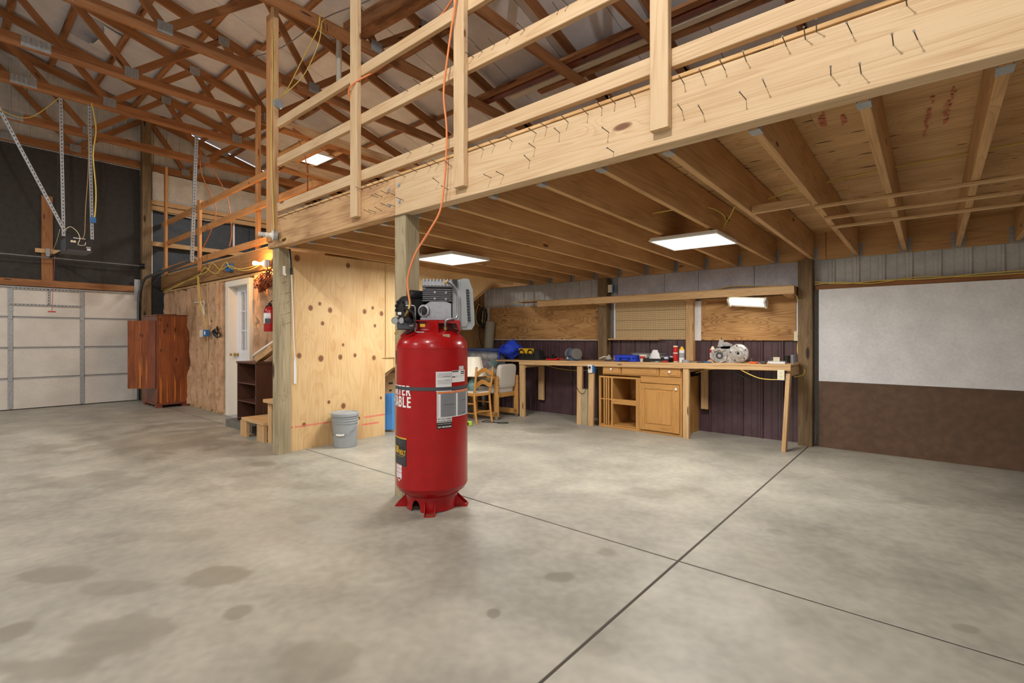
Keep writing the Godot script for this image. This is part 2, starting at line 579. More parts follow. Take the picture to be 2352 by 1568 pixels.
	tri("upholstery", patch_tex(256, 256, C(206, 198, 188), C(182, 174, 164), 0.08, 0.35, 197, 0.3), 0.2, 0.95)
	tri("concrete_edge", patch_tex(128, 128, C(120, 116, 106), C(96, 92, 84), 0.05, 0.2, 199, 0.5), 0.5, 0.9)
	tri("rust", patch_tex(256, 256, C(176, 96, 58), C(84, 40, 24), 0.04, 0.16, 201, 0.5), 0.2, 0.75)
	tri("cardboard", patch_tex(128, 128, C(186, 152, 112), C(172, 138, 98), 0.03, 0.2, 203, 0.5), 0.6, 0.85)
	for e in [["white_paint", 236, 234, 228, .45], ["door_white", 222, 224, 232, .4], ["frame_white", 226, 220, 208, .5], ["dirty_white", 214, 206, 190, .7], ["ivory", 226, 218, 190, .4], ["black_plastic", 26, 26, 28, .45], ["black_rubber", 30, 29, 28, .8], ["dark_grey", 66, 68, 74, .5], ["guard_grey", 158, 163, 166, .5], ["orange_cord", 230, 136, 80, .5], ["orange_dull", 186, 104, 58, .6], ["yellow_cord", 214, 188, 92, .55], ["white_cord", 226, 224, 214, .5], ["grey_cord", 120, 120, 122, .5], ["blue_box", 44, 104, 168, .5], ["blue_plastic", 26, 60, 190, .4], ["blue_cloth", 34, 72, 212, .7], ["red_plastic", 190, 32, 32, .4], ["extinguisher_red", 166, 24, 26, .3], ["yellow", 226, 178, 30, .5], ["orange", 232, 92, 30, .5], ["bucket_grey", 158, 164, 168, .45], ["blue_foam", 78, 140, 206, .8], ["teal", 104, 140, 138, .4], ["lampshade", 236, 230, 212, .9], ["tote_lid", 78, 100, 150, .5], ["label_white", 226, 226, 226, .5], ["label_black", 34, 34, 36, .4], ["label_gold", 222, 176, 40, .45], ["text_white", 236, 236, 236, .5], ["nail", 98, 92, 84, .5], ["brass", 176, 146, 80, .35], ["copper", 190, 110, 70, .4], ["pvc", 206, 200, 186, .5], ["grinder_blue", 88, 106, 138, .45], ["stone_grey", 120, 118, 114, .9], ["pegboard", 206, 178, 132, .7], ["dark_hole", 18, 15, 12, .9], ["red_mark", 208, 124, 100, .9], ["lime", 168, 200, 60, .5], ["porcelain", 236, 232, 222, .25], ["joint_dark", 74, 68, 60, .95], ["red_dust", 170, 84, 78, .7], ["galv_dark", 96, 99, 102, .45], ["navy_mark", 40, 50, 70, .5], ["grey_plastic", 150, 152, 156, .5], ["green_cloth", 130, 172, 152, .9], ["cloth_white", 226, 220, 208, .9], ["cloth_blue", 70, 96, 160, .9], ["cloth_pink", 190, 150, 150, .9]]:
		mat(e[0], C(e[1], e[2], e[3]), e[4])
	for k in ["brass", "copper"]:
		M[k].metallic = 0.7
	M["nail"].metallic = 0.5
	M["galv_dark"].metallic = 0.6
	mat("chrome", C(214, 216, 220), 0.16, 0.95)
	mat("black_hole", C(10, 10, 10), 0.9)
	var g := mat("glass", Color(0.86, 0.9, 0.94, 0.12), 0.04)
	g.transparency = BaseMaterial3D.TRANSPARENCY_ALPHA
	var p := mat("clear_plastic", Color(0.86, 0.9, 0.95, 0.15), 0.15)
	p.transparency = BaseMaterial3D.TRANSPARENCY_ALPHA
	p.cull_mode = BaseMaterial3D.CULL_DISABLED
	M["lampshade"].backlight_enabled = true
	M["lampshade"].backlight = Color(0.4, 0.38, 0.33)
	for e in [["glow_panel", Color(1, 0.98, 0.95), 2.6], ["glow_bulb", Color(1, 0.82, 0.55), 9.0], ["glow_tube", Color(1, 0.96, 0.86), 3.2]]:
		var m := mat(e[0], Color(0.95, 0.95, 0.95), 0.5)
		m.emission_enabled = true
		m.emission = e[1]
		m.emission_energy_multiplier = e[2]
	var fm := mat("concrete", Color.WHITE, 0.62, 0, floor_tex())
	fm.heightmap_enabled = false
	var rt := patch_tex(512, 512, C(190, 190, 190), C(120, 120, 120), 0.012, 0.05, 211, 0.6)
	fm.roughness_texture = rt
	fm.roughness = 0.85
	mat("ply_pale", Color.WHITE, 0.65, 0, ply_wall_tex(), 2.24, 1.2)
	mat("ply_pale_plain", Color.WHITE, 0.65, 0, wood_tex(512, 512, C(222, 192, 142), C(194, 154, 100), 7.0, 221, [], 0.45, 6, 0.007, 0.3), 2.4, 1.2)

func subfloor_tex() -> ImageTexture:
	# plywood underside: grain, dark plugged splits, a smear of red crayon
	var t := wood_tex(1024, 512, C(224, 184, 130), C(176, 132, 82), 9.0, 301, [], 0.55, 9, 0.006, 0.3)
	var im := t.get_image()
	var q := RandomNumberGenerator.new()
	q.seed = 5
	for k in 34:
		var x := q.randi_range(20, 990)
		var y := q.randi_range(10, 500)
		var l := q.randi_range(16, 60)
		for i in l:
			var w := int(5.5 * sin(PI * i / l)) + 1
			im.fill_rect(Rect2i(clampi(x + i, 0, 1023), clampi(y - w / 2 + int(i * 0.06), 0, 511), 1, w), Color8(62, 44, 26))
	for k in 7:
		im.fill_rect(Rect2i(0, q.randi_range(0, 511), 1024, 1), Color8(120, 86, 52))
	return ImageTexture.create_from_image(im)

func cedar_tex() -> ImageTexture:
	var t := wood_tex(512, 512, C(150, 82, 44), C(90, 42, 22), 7.0, 91, [[.2, .12, .011, 1.4], [.55, .2, .014, 1.5], [.72, .35, .016, 1.4], [.4, .36, .01, 1.5], [.62, .6, .015, 1.5], [.3, .62, .012, 1.5], [.85, .8, .014, 1.6], [.5, .88, .01, 1.5], [.6, .42, .014, 1.4], [.66, .47, .012, 1.4]], 0.45, 12, 0.012, 0.35)
	var im := t.get_image()
	# pale sapwood streaks, one at a board's edge
	var nz := fz(512, 64, 0.03, 97, 8, 2)
	for s in [[22, 9], [60, 6], [112, 12], [176, 16], [236, 6], [300, 14], [352, 8], [418, 16], [466, 8]]:
		for x in 512:
			var w := int(s[1] * clampf(nz[(int(s[0]) % 60) * 512 + x] * 2.6 - 0.9, 0.0, 1.0))
			if w > 0:
				im.fill_rect(Rect2i(x, s[0], 1, w), Color8(196, 120, 48))
	for s in [0, 88, 180, 270, 352, 440]:
		im.fill_rect(Rect2i(0, s, 512, 1), Color8(60, 24, 12))
	return ImageTexture.create_from_image(im)

func ply_wall_tex() -> ImageTexture:
	# the pale sheet by the stair: grain upright, knots where the sheet has them (from the sheet's near edge, up from the floor)
	var ks := [[0.656, 2.117], [0.186, 1.585], [0.296, 1.638, .7], [0.424, 1.569], [0.33, 1.413, .8], [0.884, 1.572], [1.001, 1.622, .7], [1.131, 1.555], [1.033, 1.398, .7], [0.591, 1.162, .6], [0.053, 1.047], [0.31, 1.008, 1.2], [0.555, 1.016], [0.75, 1.032, .8], [1.019, 0.993], [0.408, 0.495, .7], [0.595, 0.432, 1.1], [0.808, 0.259, .6], [0.109, 0.272, .8], [1.122, 0.478, .6], [0.03, 2.13, 1.2]]
	var kn := []
	for k in ks:
		kn.append([k[1] / 2.24, k[0] / 1.2, 0.022 * (k[2] if k.size() > 2 else 1.0), 1.25])
	var t := wood_tex(1024, 512, C(220, 187, 136), C(190, 146, 94), 6.0, 231, kn, 0.42, 5, 0.006, 0.3)
	var im := t.get_image()
	var q := RandomNumberGenerator.new()
	q.seed = 9
	for s in [[0.13, 0.0, 0.35], [0.13, 0.72, 0.98], [0.085, 0.7, 0.9]]:     # red chalk near the floor
		for i in 300:
			var x := int((s[0] + q.randf_range(-.004, .004)) / 2.24 * 1024 * 2.0)
			var y := int(lerpf(s[1], s[2], q.randf()) * 511)
			im.fill_rect(Rect2i(x, y, 2, 6), im.get_pixel(x, y).lerp(Color8(226, 110, 96), 0.5))
	return ImageTexture.create_from_image(im)

func floor_tex() -> ImageTexture:
	var w := 1620
	var h := 1300
	var a := fz(w, h, 0.0045, 401, 1, 4)
	var b := fz(w, h, 0.02, 403, 1, 4)
	var c := fz(w, h, 0.12, 405, 1, 2)
	var s := fz(w, h, 0.01, 407, 5, 3)
	var stain := PackedFloat32Array()
	stain.resize(w * h)
	# oil and water stains as they lie: x, z, half width across the view, half depth, strength
	var st := [[-2.87, -0.95, 0.149, 0.118, 0.5], [-2.408, -0.896, 0.079, 0.071, 0.55], [-2.625, -0.475, 0.274, 0.181, 0.4], [-2.545, -0.291, 0.232, 0.099, 0.45], [-1.805, -1.006, 0.154, 0.133, 0.3], [-2.979, -0.205, 0.083, 0.093, 0.6], [-3.138, -0.585, 0.197, 0.078, 0.3], [-3.506, -0.452, 0.185, 0.107, 0.4], [-5.019, -2.128, 0.138, 0.118, 0.5], [-1.479, -2.117, 0.08, 0.065, 0.55], [-1.447, -2.534, 0.089, 0.093, 0.5], [-1.515, -1.643, 0.028, 0.035, 0.8], [0.103, -2.881, 0.056, 0.038, 0.4], [-1.805, -2.252, 0.102, 0.071, 0.25], [-0.766, -3.503, 0.07, 0.064, 0.3], [-1.018, -1.731, 0.087, 0.05, 0.25], [-7.185, -1.714, 1.266, 0.705, 0.3], [-7.339, -2.591, 0.476, 0.385, 0.4], [-3.301, -1.663, 0.136, 0.099, 0.25], [-0.228, -4.759, 0.2, 0.101, 0.2], [-4.373, -1.818, 0.448, 0.252, 0.2], [-8.181, -2.315, 0.562, 0.353, 0.4], [-1.769, -3.725, 0.246, 0.112, 0.2], [-3.982, -5.246, 0.349, 0.245, 0.3], [-2.16, -1.506, 0.135, 0.073, 0.18], [-3.659, -0.964, 0.302, 0.15, 0.2], [-0.441, -2.596, 0.18, 0.087, 0.15], [-5.679, -0.876, 0.615, 0.294, 0.22], [-2.631, -2.344, 0.216, 0.121, 0.3], [-1.522, -5.458, 0.273, 0.15, 0.2]]
	var cy := cos(deg_to_rad(40.44))
	var sy := sin(deg_to_rad(40.44))
	for e in st:
		var rm: float = maxf(e[2], e[3]) * 1.5
		for j in range(int((e[1] - rm + 6.8) * 100), int((e[1] + rm + 6.8) * 100)):
			for i in range(int((e[0] - rm + 12.2) * 100), int((e[0] + rm + 12.2) * 100)):
				if i < 0 or j < 0 or i >= w or j >= h:
					continue
				var dx: float = i / 100.0 - 12.2 - e[0]
				var dz: float = j / 100.0 - 6.8 - e[1]
				var r: float = (dx * cy - dz * sy) / e[2]
				var f: float = (-dx * sy - dz * cy) / e[3]
				var k := j * w + i
				var q := sqrt(r * r + f * f) + (b[k] - 0.5) * 1.5
				if q < 1.0:
					stain[k] = maxf(stain[k], e[4] * minf(1.0, (1.0 - q) * 3.5) * (0.6 + 0.5 * c[k]))
	var d := PackedByteArray()
	d.resize(w * h * 3)
	for k in w * h:
		var v := 0.92 + (a[k] - 0.5) * 0.13 + (b[k] - 0.5) * 0.17 + (c[k] - 0.5) * 0.10 + (s[k] - 0.5) * 0.14
		v *= 1.0 - stain[k] * 0.27
		var warm := stain[k] * 0.10
		d[k * 3] = int(clampf(v * 172.0, 0, 255))
		d[k * 3 + 1] = int(clampf(v * (168.0 - warm * 40.0), 0, 255))
		d[k * 3 + 2] = int(clampf(v * (155.0 - warm * 110.0), 0, 255))
	return tex(w, h, d)

func slab(x0: float, x1: float, z0: float, z1: float, par: Node) -> void:
	var m := MB.new()
	var b := 0.004
	var uvf := func(p: Vector3): return Vector2((p.x + 12.2) / 16.2, (p.z + 6.8) / 13.0)
	var top := [V(x0 + b, 0, z0 + b), V(x1 - b, 0, z0 + b), V(x1 - b, 0, z1 - b), V(x0 + b, 0, z1 - b)]
	var low := [V(x0, -b, z0), V(x1, -b, z0), V(x1, -b, z1), V(x0, -b, z1)]
	var bot := [V(x0, -0.05, z0), V(x1, -0.05, z0), V(x1, -0.05, z1), V(x0, -0.05, z1)]
	m.face(top, top.map(uvf), Vector3.UP)
	for k in 4:
		var l := (k + 1) % 4
		var o: Vector3 = (low[k] + low[l]) / 2 - V((x0 + x1) / 2, 0, (z0 + z1) / 2)
		for q in [[low[k], low[l], top[l], top[k]], [bot[k], bot[l], low[l], low[k]]]:
			m.face(q, q.map(uvf), o + Vector3.UP * 0.01)
	put(m, "concrete_slab", "concrete", par)

func corrugated(nm: String, mt: String, par: Node, tr: Transform3D, w: float, h: float, pitch := 0.23, deep := 0.018) -> void:
	# ribbed metal sheet in local XY, ribs upright, facing +Z
	var m := MB.new()
	m.T = tr
	var xs := []
	var k := 0
	while k * pitch < w:
		var x := k * pitch
		for e in [[0.0, 0.0], [0.075, 0.0], [0.079, 0.004], [0.085, 0.004], [0.089, 0.0], [0.145, 0.0], [0.149, 0.004], [0.155, 0.004], [0.159, 0.0], [0.185, 0.0], [0.197, deep], [0.214, deep], [0.226, 0.0]]:
			if x + e[0] <= w:
				xs.append(Vector2(x + e[0], e[1]))
		k += 1
	xs.append(Vector2(w, 0))
	for i in xs.size() - 1:
		var a: Vector2 = xs[i]
		var b: Vector2 = xs[i + 1]
		if b.x - a.x < 0.0005:
			continue
		m.face([V(a.x, 0, a.y), V(b.x, 0, b.y), V(b.x, h, b.y), V(a.x, h, a.y)], [Vector2(a.x, 0), Vector2(b.x, 0), Vector2(b.x, h), Vector2(a.x, h)], V(0, 0, 1))
	put(m, nm, mt, par)

const ROOF_Z := -0.3
func roof_y(z: float) -> float:
	return 4.79 + 0.26 * ((6.4 - absf(z - ROOF_Z)) )

func building() -> void:
	var fl := thing("floor", "grey stained concrete floor with saw-cut joints", "", Vector3.ZERO, 0, "", "structure")
	bxp("joint_filler", "joint_dark", fl, V(-12.3, -0.2, -6.9), V(4.1, -0.002, 6.3), 0.0)
	var j := 0.0045
	slab(-12.2, -1.08 - j, -6.8, -2.703 - j, fl)
	slab(-1.08 + j, 4.0, -6.8, -2.703 - j, fl)
	slab(-12.2, -1.08 - j, -2.703 + j, 6.2, fl)
	slab(-1.08 + j, 4.0, -2.703 + j, 6.2, fl)
	# roof: white liner panels between thin seams, metal sheet above
	var ce := thing("ceiling", "white roof liner panels with dark seams above the trusses", "", Vector3.ZERO, 0, "", "structure")
	for side in [-1, 1]:
		var out_z: float = ROOF_Z + side * 6.42
		var x := -12.095
		while x < 4.0:
			var x1 := minf(x + 0.915, 4.05)
			var m := MB.new()
			var a := V((x + x1) / 2, roof_y(ROOF_Z) + 0.012, ROOF_Z)
			var b := V((x + x1) / 2, roof_y(out_z) + 0.012, out_z)
			m.board(a, b, x1 - x - 0.008, 0.02, Vector3.UP, 0.004, ro())
			put(m, "roof_panel", "liner", ce)
			x = x1
		var s := MB.new()
		s.board(V(-4.02, roof_y(ROOF_Z) + 0.045, ROOF_Z), V(-4.02, roof_y(out_z) + 0.045, out_z), 16.15, 0.02, Vector3.UP, 0.0)
		put(s, "roof_sheet", "galv_dark", ce)
	# outer walls
	var wb := thing("wall_back", "long back wall of ribbed metal behind the workbench", "", Vector3.ZERO, 0, "", "structure")
	bxp("sheathing", "siding_white", wb, V(-12.2, 0, -6.78), V(4.1, 4.79, -6.71), 0.0)
	var k := 0
	while k < 17:
		var xx := -12.1 + k * 0.92
		if xx < 3.5:
			corrugated("siding_sheet", "siding_white", wb, Transform3D(Basis(), V(xx, 1.2, -6.70)), 0.92, 3.56)
		k += 1
	for i in 6:
		corrugated("wainscot_sheet", "siding_purple", wb, Transform3D(Basis(), V(-6.34 + i * 0.86, 0.0, -6.675)), 0.86, 1.215)
	var wf := thing("wall_front", "front wall of the barn", "", Vector3.ZERO, 0, "", "structure")
	bxp("sheathing", "siding_white", wf, V(-12.2, 0, 6.1), V(4.1, 4.79, 6.18), 0.0)
	var wr := thing("wall_end", "end wall of the barn", "", Vector3.ZERO, 0, "", "structure")
	exq("sheathing", "siding_white", wr, [Vector2(6.78, 0), Vector2(-6.1, 0), Vector2(-6.1, 4.75), Vector2(0.3, 6.45), Vector2(6.78, 4.75)], 0.08, Transform3D(Basis(Vector3.UP, PI / 2), V(4.0, 0, 0)))

# ---------------------------------------------------------------- roof trusses and purlins
func plate(par: Node, x: float, z: float, y: float, w := 0.15, h := 0.13) -> void:
	var m := MB.new()
	m.box(V(0, 0, 0), V(0.004, h, w), 0.0)
	for k in 6:
		m.box(V(0.005, 0, (k - 2.5) * w / 6.0), V(0.008, h, w / 11.0), 0.001)
	inst(m.mesh(), "gusset_plate", "galv", par, V(x, y, z))

func roof_frame() -> void:
	var xs := [-12.04, -10.87, -9.31, -8.05, -6.6, -5.1, -3.6, -2.45, -1.1, 0.2, 1.5, 2.8]
	for n in xs.size():
		var x: float = xs[n]
		var lab: String = "orange-brown roof truss set against the gable wall" if n == 0 else "orange-brown roof truss, %s from the gable wall" % ORD[n]
		var t := thing("roof_truss", lab, "truss", V(x, 4.62, 0), 0, "roof trusses")
		bd("bottom_chord", "truss", t, V(0, 0.07, -6.66), V(0, 0.07, -0.78), 0.042, 0.14)
		bd("bottom_chord", "truss", t, V(0, 0.07, -0.78), V(0, 0.07, 6.06), 0.042, 0.14)
		for s in [-1, 1]:
			var e: float = ROOF_Z + s * 6.36
			bd("top_chord", "truss", t, V(0, roof_y(ROOF_Z) - 0.115 - 4.62, ROOF_Z), V(0, roof_y(e) - 0.115 - 4.62, e), 0.042, 0.14)
			for w in [[-1.69, 0.12, -0.36, 1.62], [-1.69, 0.12, -2.8, 1.06], [-2.8, 1.04, -3.45, 0.13], [-3.45, 0.13, -4.21, 0.72]]:
				var za: float = w[0] if s < 0 else 2 * ROOF_Z - w[0]
				var zb: float = w[2] if s < 0 else 2 * ROOF_Z - w[2]
				bd("web", "truss", t, V(0.001, w[1], za), V(0.001, w[3], zb), 0.04, 0.09)
			for p in [[-1.69, 0.12], [-3.45, 0.12], [-2.8, 1.04], [-4.21, 0.73]]:
				plate(t, 0.024, p[0] if s < 0 else 2 * ROOF_Z - p[0], p[1])
		plate(t, 0.024, -0.78, 0.075, 0.26, 0.12)
	for k in 10:
		var z := -0.8 - 0.603 * k
		var t := thing("roof_purlin", "flat brown purlin under the roof liner, %s up from the eave" % ORD[9 - k], "purlin", V(-4.0, roof_y(z), z), 0, "roof purlins")
		var cuts := [-12.08 + 4.0, -8.9 + 4.0 + 1.2 * (k % 3), -4.9 + 4.0 + 1.4 * (k % 2), -0.9 + 4.0, 4.0 + 4.0]
		for i in 4:
			var o := 0.045 if i % 2 == 0 else -0.045
			bd("purlin_board", "purlin", t, V(cuts[i] - (0.14 if i > 0 else 0.0), -0.024, o), V(cuts[i + 1], -0.024, o), 0.088, 0.04, V(0, 1, 0.26))
	# loose long boards stored across the chords over the loft
	for e in [[-5.25, -5.24, 4.79, 4.4, "purlin", "long brown board stored on the truss chords, farthest from the eave"], [-5.3, -5.38, 4.79, 4.6, "cedar_dark", "long reddish board stored on the truss chords between brown ones"], [-4.72, -5.51, 4.785, 3.4, "dirty_white", "long pale strip stored on the truss chords over the loft"], [-4.3, -5.66, 4.79, 3.9, "purlin", "long brown board stored on the truss chords closest to the eave"], [-2.6, -5.3, 4.835, 2.6, "railing_wood", "orange board lying atop the boards stored on the chords"]]:
		var o := bd("stored_board", e[4], null, V(e[0], e[2], e[1]), V(e[0] + e[3], e[2], e[1] + 0.03), 0.1, 0.04)
		meta(o, e[5], "board", "boards stored on the chords")
	# old timber lying across two chords, near the pipe
	var tm := bd("old_timber", "purlin", null, V(-5.25, 4.85, -3.2), V(-3.3, 4.85, -3.36), 0.19, 0.17)
	meta(tm, "rough split timber lying across the truss chords beside the white pipe", "timber")

# ---------------------------------------------------------------- loft
func nail_mesh() -> ArrayMesh:
	var m := MB.new()
	m.tube([V(0, 0, -0.01), V(0, 0.012, 0.066)], 0.0022, 6)
	m.T = Transform3D(Basis(Vector3.RIGHT, PI / 2 - 0.18), V(0, 0.012, 0.066))
	m.lathe([Vector2(0, 0.0), Vector2(0.0048, 0.0), Vector2(0.0048, 0.0015), Vector2(0, 0.0015)], 8)
	return m.mesh()

func loft() -> void:
	var nm := nail_mesh()
	var zf := -2.35
	var t := thing("loft_beam", "pale wide loft beam studded with bent nails above the open floor", "beam", V(0, 2.21, zf))
	bd("beam_board", "spruce_old", t, V(-5.48, 0.148, -0.045), V(-3.214, 0.148, -0.045), 0.09, 0.296)
	bd("beam_board", "spruce", t, V(-3.211, 0.148, -0.045), V(4.0, 0.148, -0.045), 0.09, 0.296)
	for p in [[-2.25,2.488],[-2.15,2.489],[-2.0,2.475],[-1.81,2.476],[-1.73,2.491],[-1.58,2.477],[-1.45,2.485],[-1.36,2.49],[-1.28,2.492],[-1.17,2.483],[-0.91,2.474],[-0.82,2.474],[-0.72,2.473],[-0.63,2.482],[-1.64,2.434],[-1.82,2.392],[-1.32,2.35],[-1.86,2.323],[-2.18,2.287],[-2.07,2.279],[-1.29,2.237],[-0.92,2.348],[-0.82,2.304],[-0.63,2.31],[-0.47,2.486],[-0.4,2.489],[-0.36,2.503],[-0.24,2.449],[-0.11,2.352],[-0.04,2.347],[-0.07,2.484],[-0.31,2.308],[-0.21,2.28],[-0.55,2.341],[-5.07,2.473],[-4.92,2.49],[-4.78,2.49],[-4.61,2.49],[-4.43,2.495],[-4.3,2.493],[-4.16,2.498],[-4.01,2.484],[-3.87,2.473],[-3.66,2.492],[-3.54,2.486],[-3.44,2.488],[-3.37,2.491],[-3.3,2.488],[-3.08,2.484],[-2.94,2.492],[-2.78,2.493],[-2.69,2.492],[-2.56,2.446],[-3.44,2.391],[-3.38,2.385],[-3.3,2.392],[-3.21,2.368],[-3.54,2.281],[-3.47,2.276],[-3.39,2.274],[-3.31,2.298],[-3.21,2.28],[-3.1,2.306],[-2.69,2.358],[-2.59,2.289]]:
		var o := inst(nm, "nail", "nail", t, V(p[0], p[1] - 2.21, 0))
		o.rotation = V(R.randf_range(-.12, .12), R.randf_range(-.15, .15), 0)
	for p in [[-3.16, .23], [-3.15, .1], [-3.29, .22], [-3.28, .09]]:
		lt("bolt", "galv", t, [Vector2(0, 0), Vector2(.017, 0), Vector2(.017, .003), Vector2(.010, .004), Vector2(.010, .011), Vector2(0, .012)], V(p[0], p[1], 0), Basis(Vector3.RIGHT, PI / 2), 10)
	# posts under the beam
	for p in [[-3.245, "square treated post behind the red compressor"], [-5.42, "square treated corner post beside the pale plywood sheet"]]:
		var o := bd("support_post", "treated", null, V(p[0] + .07, 0, -2.44), V(p[0] + .07, 2.21, -2.44), .14, .14, Vector3.BACK, .006)
		meta(o, p[1], "post", "loft posts")
		if p[0] < -5.0:
			for y in [1.83, 1.72, 1.62, 1.51, 1.4]:
				var pn := inst(nm, "nail", "nail", o, V(-5.279, y, -2.44 + R.randf_range(-.03, .03)))
				pn.rotation = V(0, PI / 2 + R.randf_range(-.2, .2), 0)
	# joists with hangers
	var js := [1.01, 0.61, 0.2, -0.213, -0.625, -1.045, -1.445, -1.87, -2.285, -2.69, -3.12, -3.545, -3.955, -4.375, -4.8, -5.19]
	for k in js.size():
		var x: float = js[k]
		var jt := thing("floor_joist", "exposed loft joist with metal hangers, %s from the camera's end" % ORD[k], "joist", V(x, 2.21, -2.45), 0, "loft floor joists")
		bd("joist_board", "joist", jt, V(0, .143, 0), V(0, .081, -4.14), .04, .286)
		var h := MB.new()
		h.box(V(0, -.0015, -.04), V(.05, .003, .07), 0)
		h.box(V(.0225, .07, -.03), V(.003, .14, .05), 0)
		h.box(V(-.0225, .07, -.03), V(.003, .14, .05), 0)
		put(h, "joist_hanger", "galv", jt)
		var g := MB.new()
		for s in [-1, 1]:
			g.box(V(.0225 * s, .01, -4.115), V(.003, .15, .05), 0)
			g.box(V(.036 * s, .01, -4.137), V(.03, .15, .004), 0)
			for q in 4:
				g.box(V(.037 * s, -.045 + q * .036, -4.133), V(.012, .012, .004), .001)
		g.box(V(0, -.0655, -4.11), V(.05, .003, .06), 0)
		put(g, "joist_hanger", "galv", jt)
	var lg := thing("ledger_board", "brown ledger board carrying the loft joists along the back wall", "ledger", V(0, 2.145, -6.62))
	for s in [[-6.35, -3.0], [-2.995, -0.92], [-0.915, 2.4], [2.405, 4.0]]:
		bd("ledger_piece", "joist", lg, V(s[0], .158, 0), V(s[1], .158, 0), .045, .316)
	# loft deck sheets
	var lf := thing("loft_floor", "plywood loft deck over the joists with dark splits and red crayon", "", Vector3.ZERO, 0, "", "structure")
	for i in 4:
		for j in 4:
			var x0 := -5.4 + 2.44 * i + (0.0 if j % 2 == 0 else -1.22)
			var x1 := minf(x0 + 2.439, 4.0)
			x0 = maxf(x0, -5.4)
			var z0 := -2.352 - 1.075 * j
			var m := MB.new()
			m.board(V(x0, 2.516 - .015 * j, z0 - .537), V(x1, 2.516 - .015 * j, z0 - .537), 1.076, .02, V(0, 1, -.0148), .002, Vector2(R.randf() * 2.4, R.randf()))
			put(m, "deck_sheet", "subfloor", lf)
	for e in [[-12.05, -9.2], [-9.19, -6.32]]:
		bxp("deck_sheet", "subfloor", lf, V(e[0], 2.506, -6.62), V(e[1], 2.526, -3.03))
	bxp("deck_sheet", "subfloor", lf, V(-6.31, 2.506, -3.6), V(-5.42, 2.526, -3.03))
	# red crayon strokes under the deck, flat marks
	var cr := MB.new()
	for e in [[0.0, -3.35, .02, .6], [.08, -3.3, .035, .5], [-.47, -3.2, .03, .2], [-.38, -3.3, .02, .14]]:
		for q in 38:
			var zz: float = e[1] - R.randf() * e[3]
			cr.box(V(e[0] + R.randf_range(-.5, .5) * e[2] + (e[1] - zz) * -.06, 2.5045 + .0139 * (zz + 2.35), zz), V(R.randf_range(.004, .012), .0006, R.randf_range(.01, .03)), 0)
	put(cr, "crayon_mark", "red_mark", lf)
	# furring strips nailed under the joists
	for e in [[-.63, 1.2, -4.05, "farthest from the back wall"], [-.63, 1.2, -4.45, "in the middle of three"], [-.63, 1.2, -4.82, "closest to the back wall"]]:
		var o := bd("furring_strip", "fir", null, V(e[0], 2.168 + .0148 * (e[2] + 4.4), e[2]), V(e[1], 2.168 + .0148 * (e[2] + 4.4), e[2] + .02), .032, .02)
		meta(o, "thin pale furring strip nailed under the joists, %s" % e[3], "strip", "furring strips")
	var bl := bd("blocking_strip", "fir", null, V(-1.02, 2.2, -3.96), V(-.64, 2.2, -3.94), .035, .06)
	meta(bl, "short strip fixed between two joists beside the furring strips", "strip")
	railings(nm)

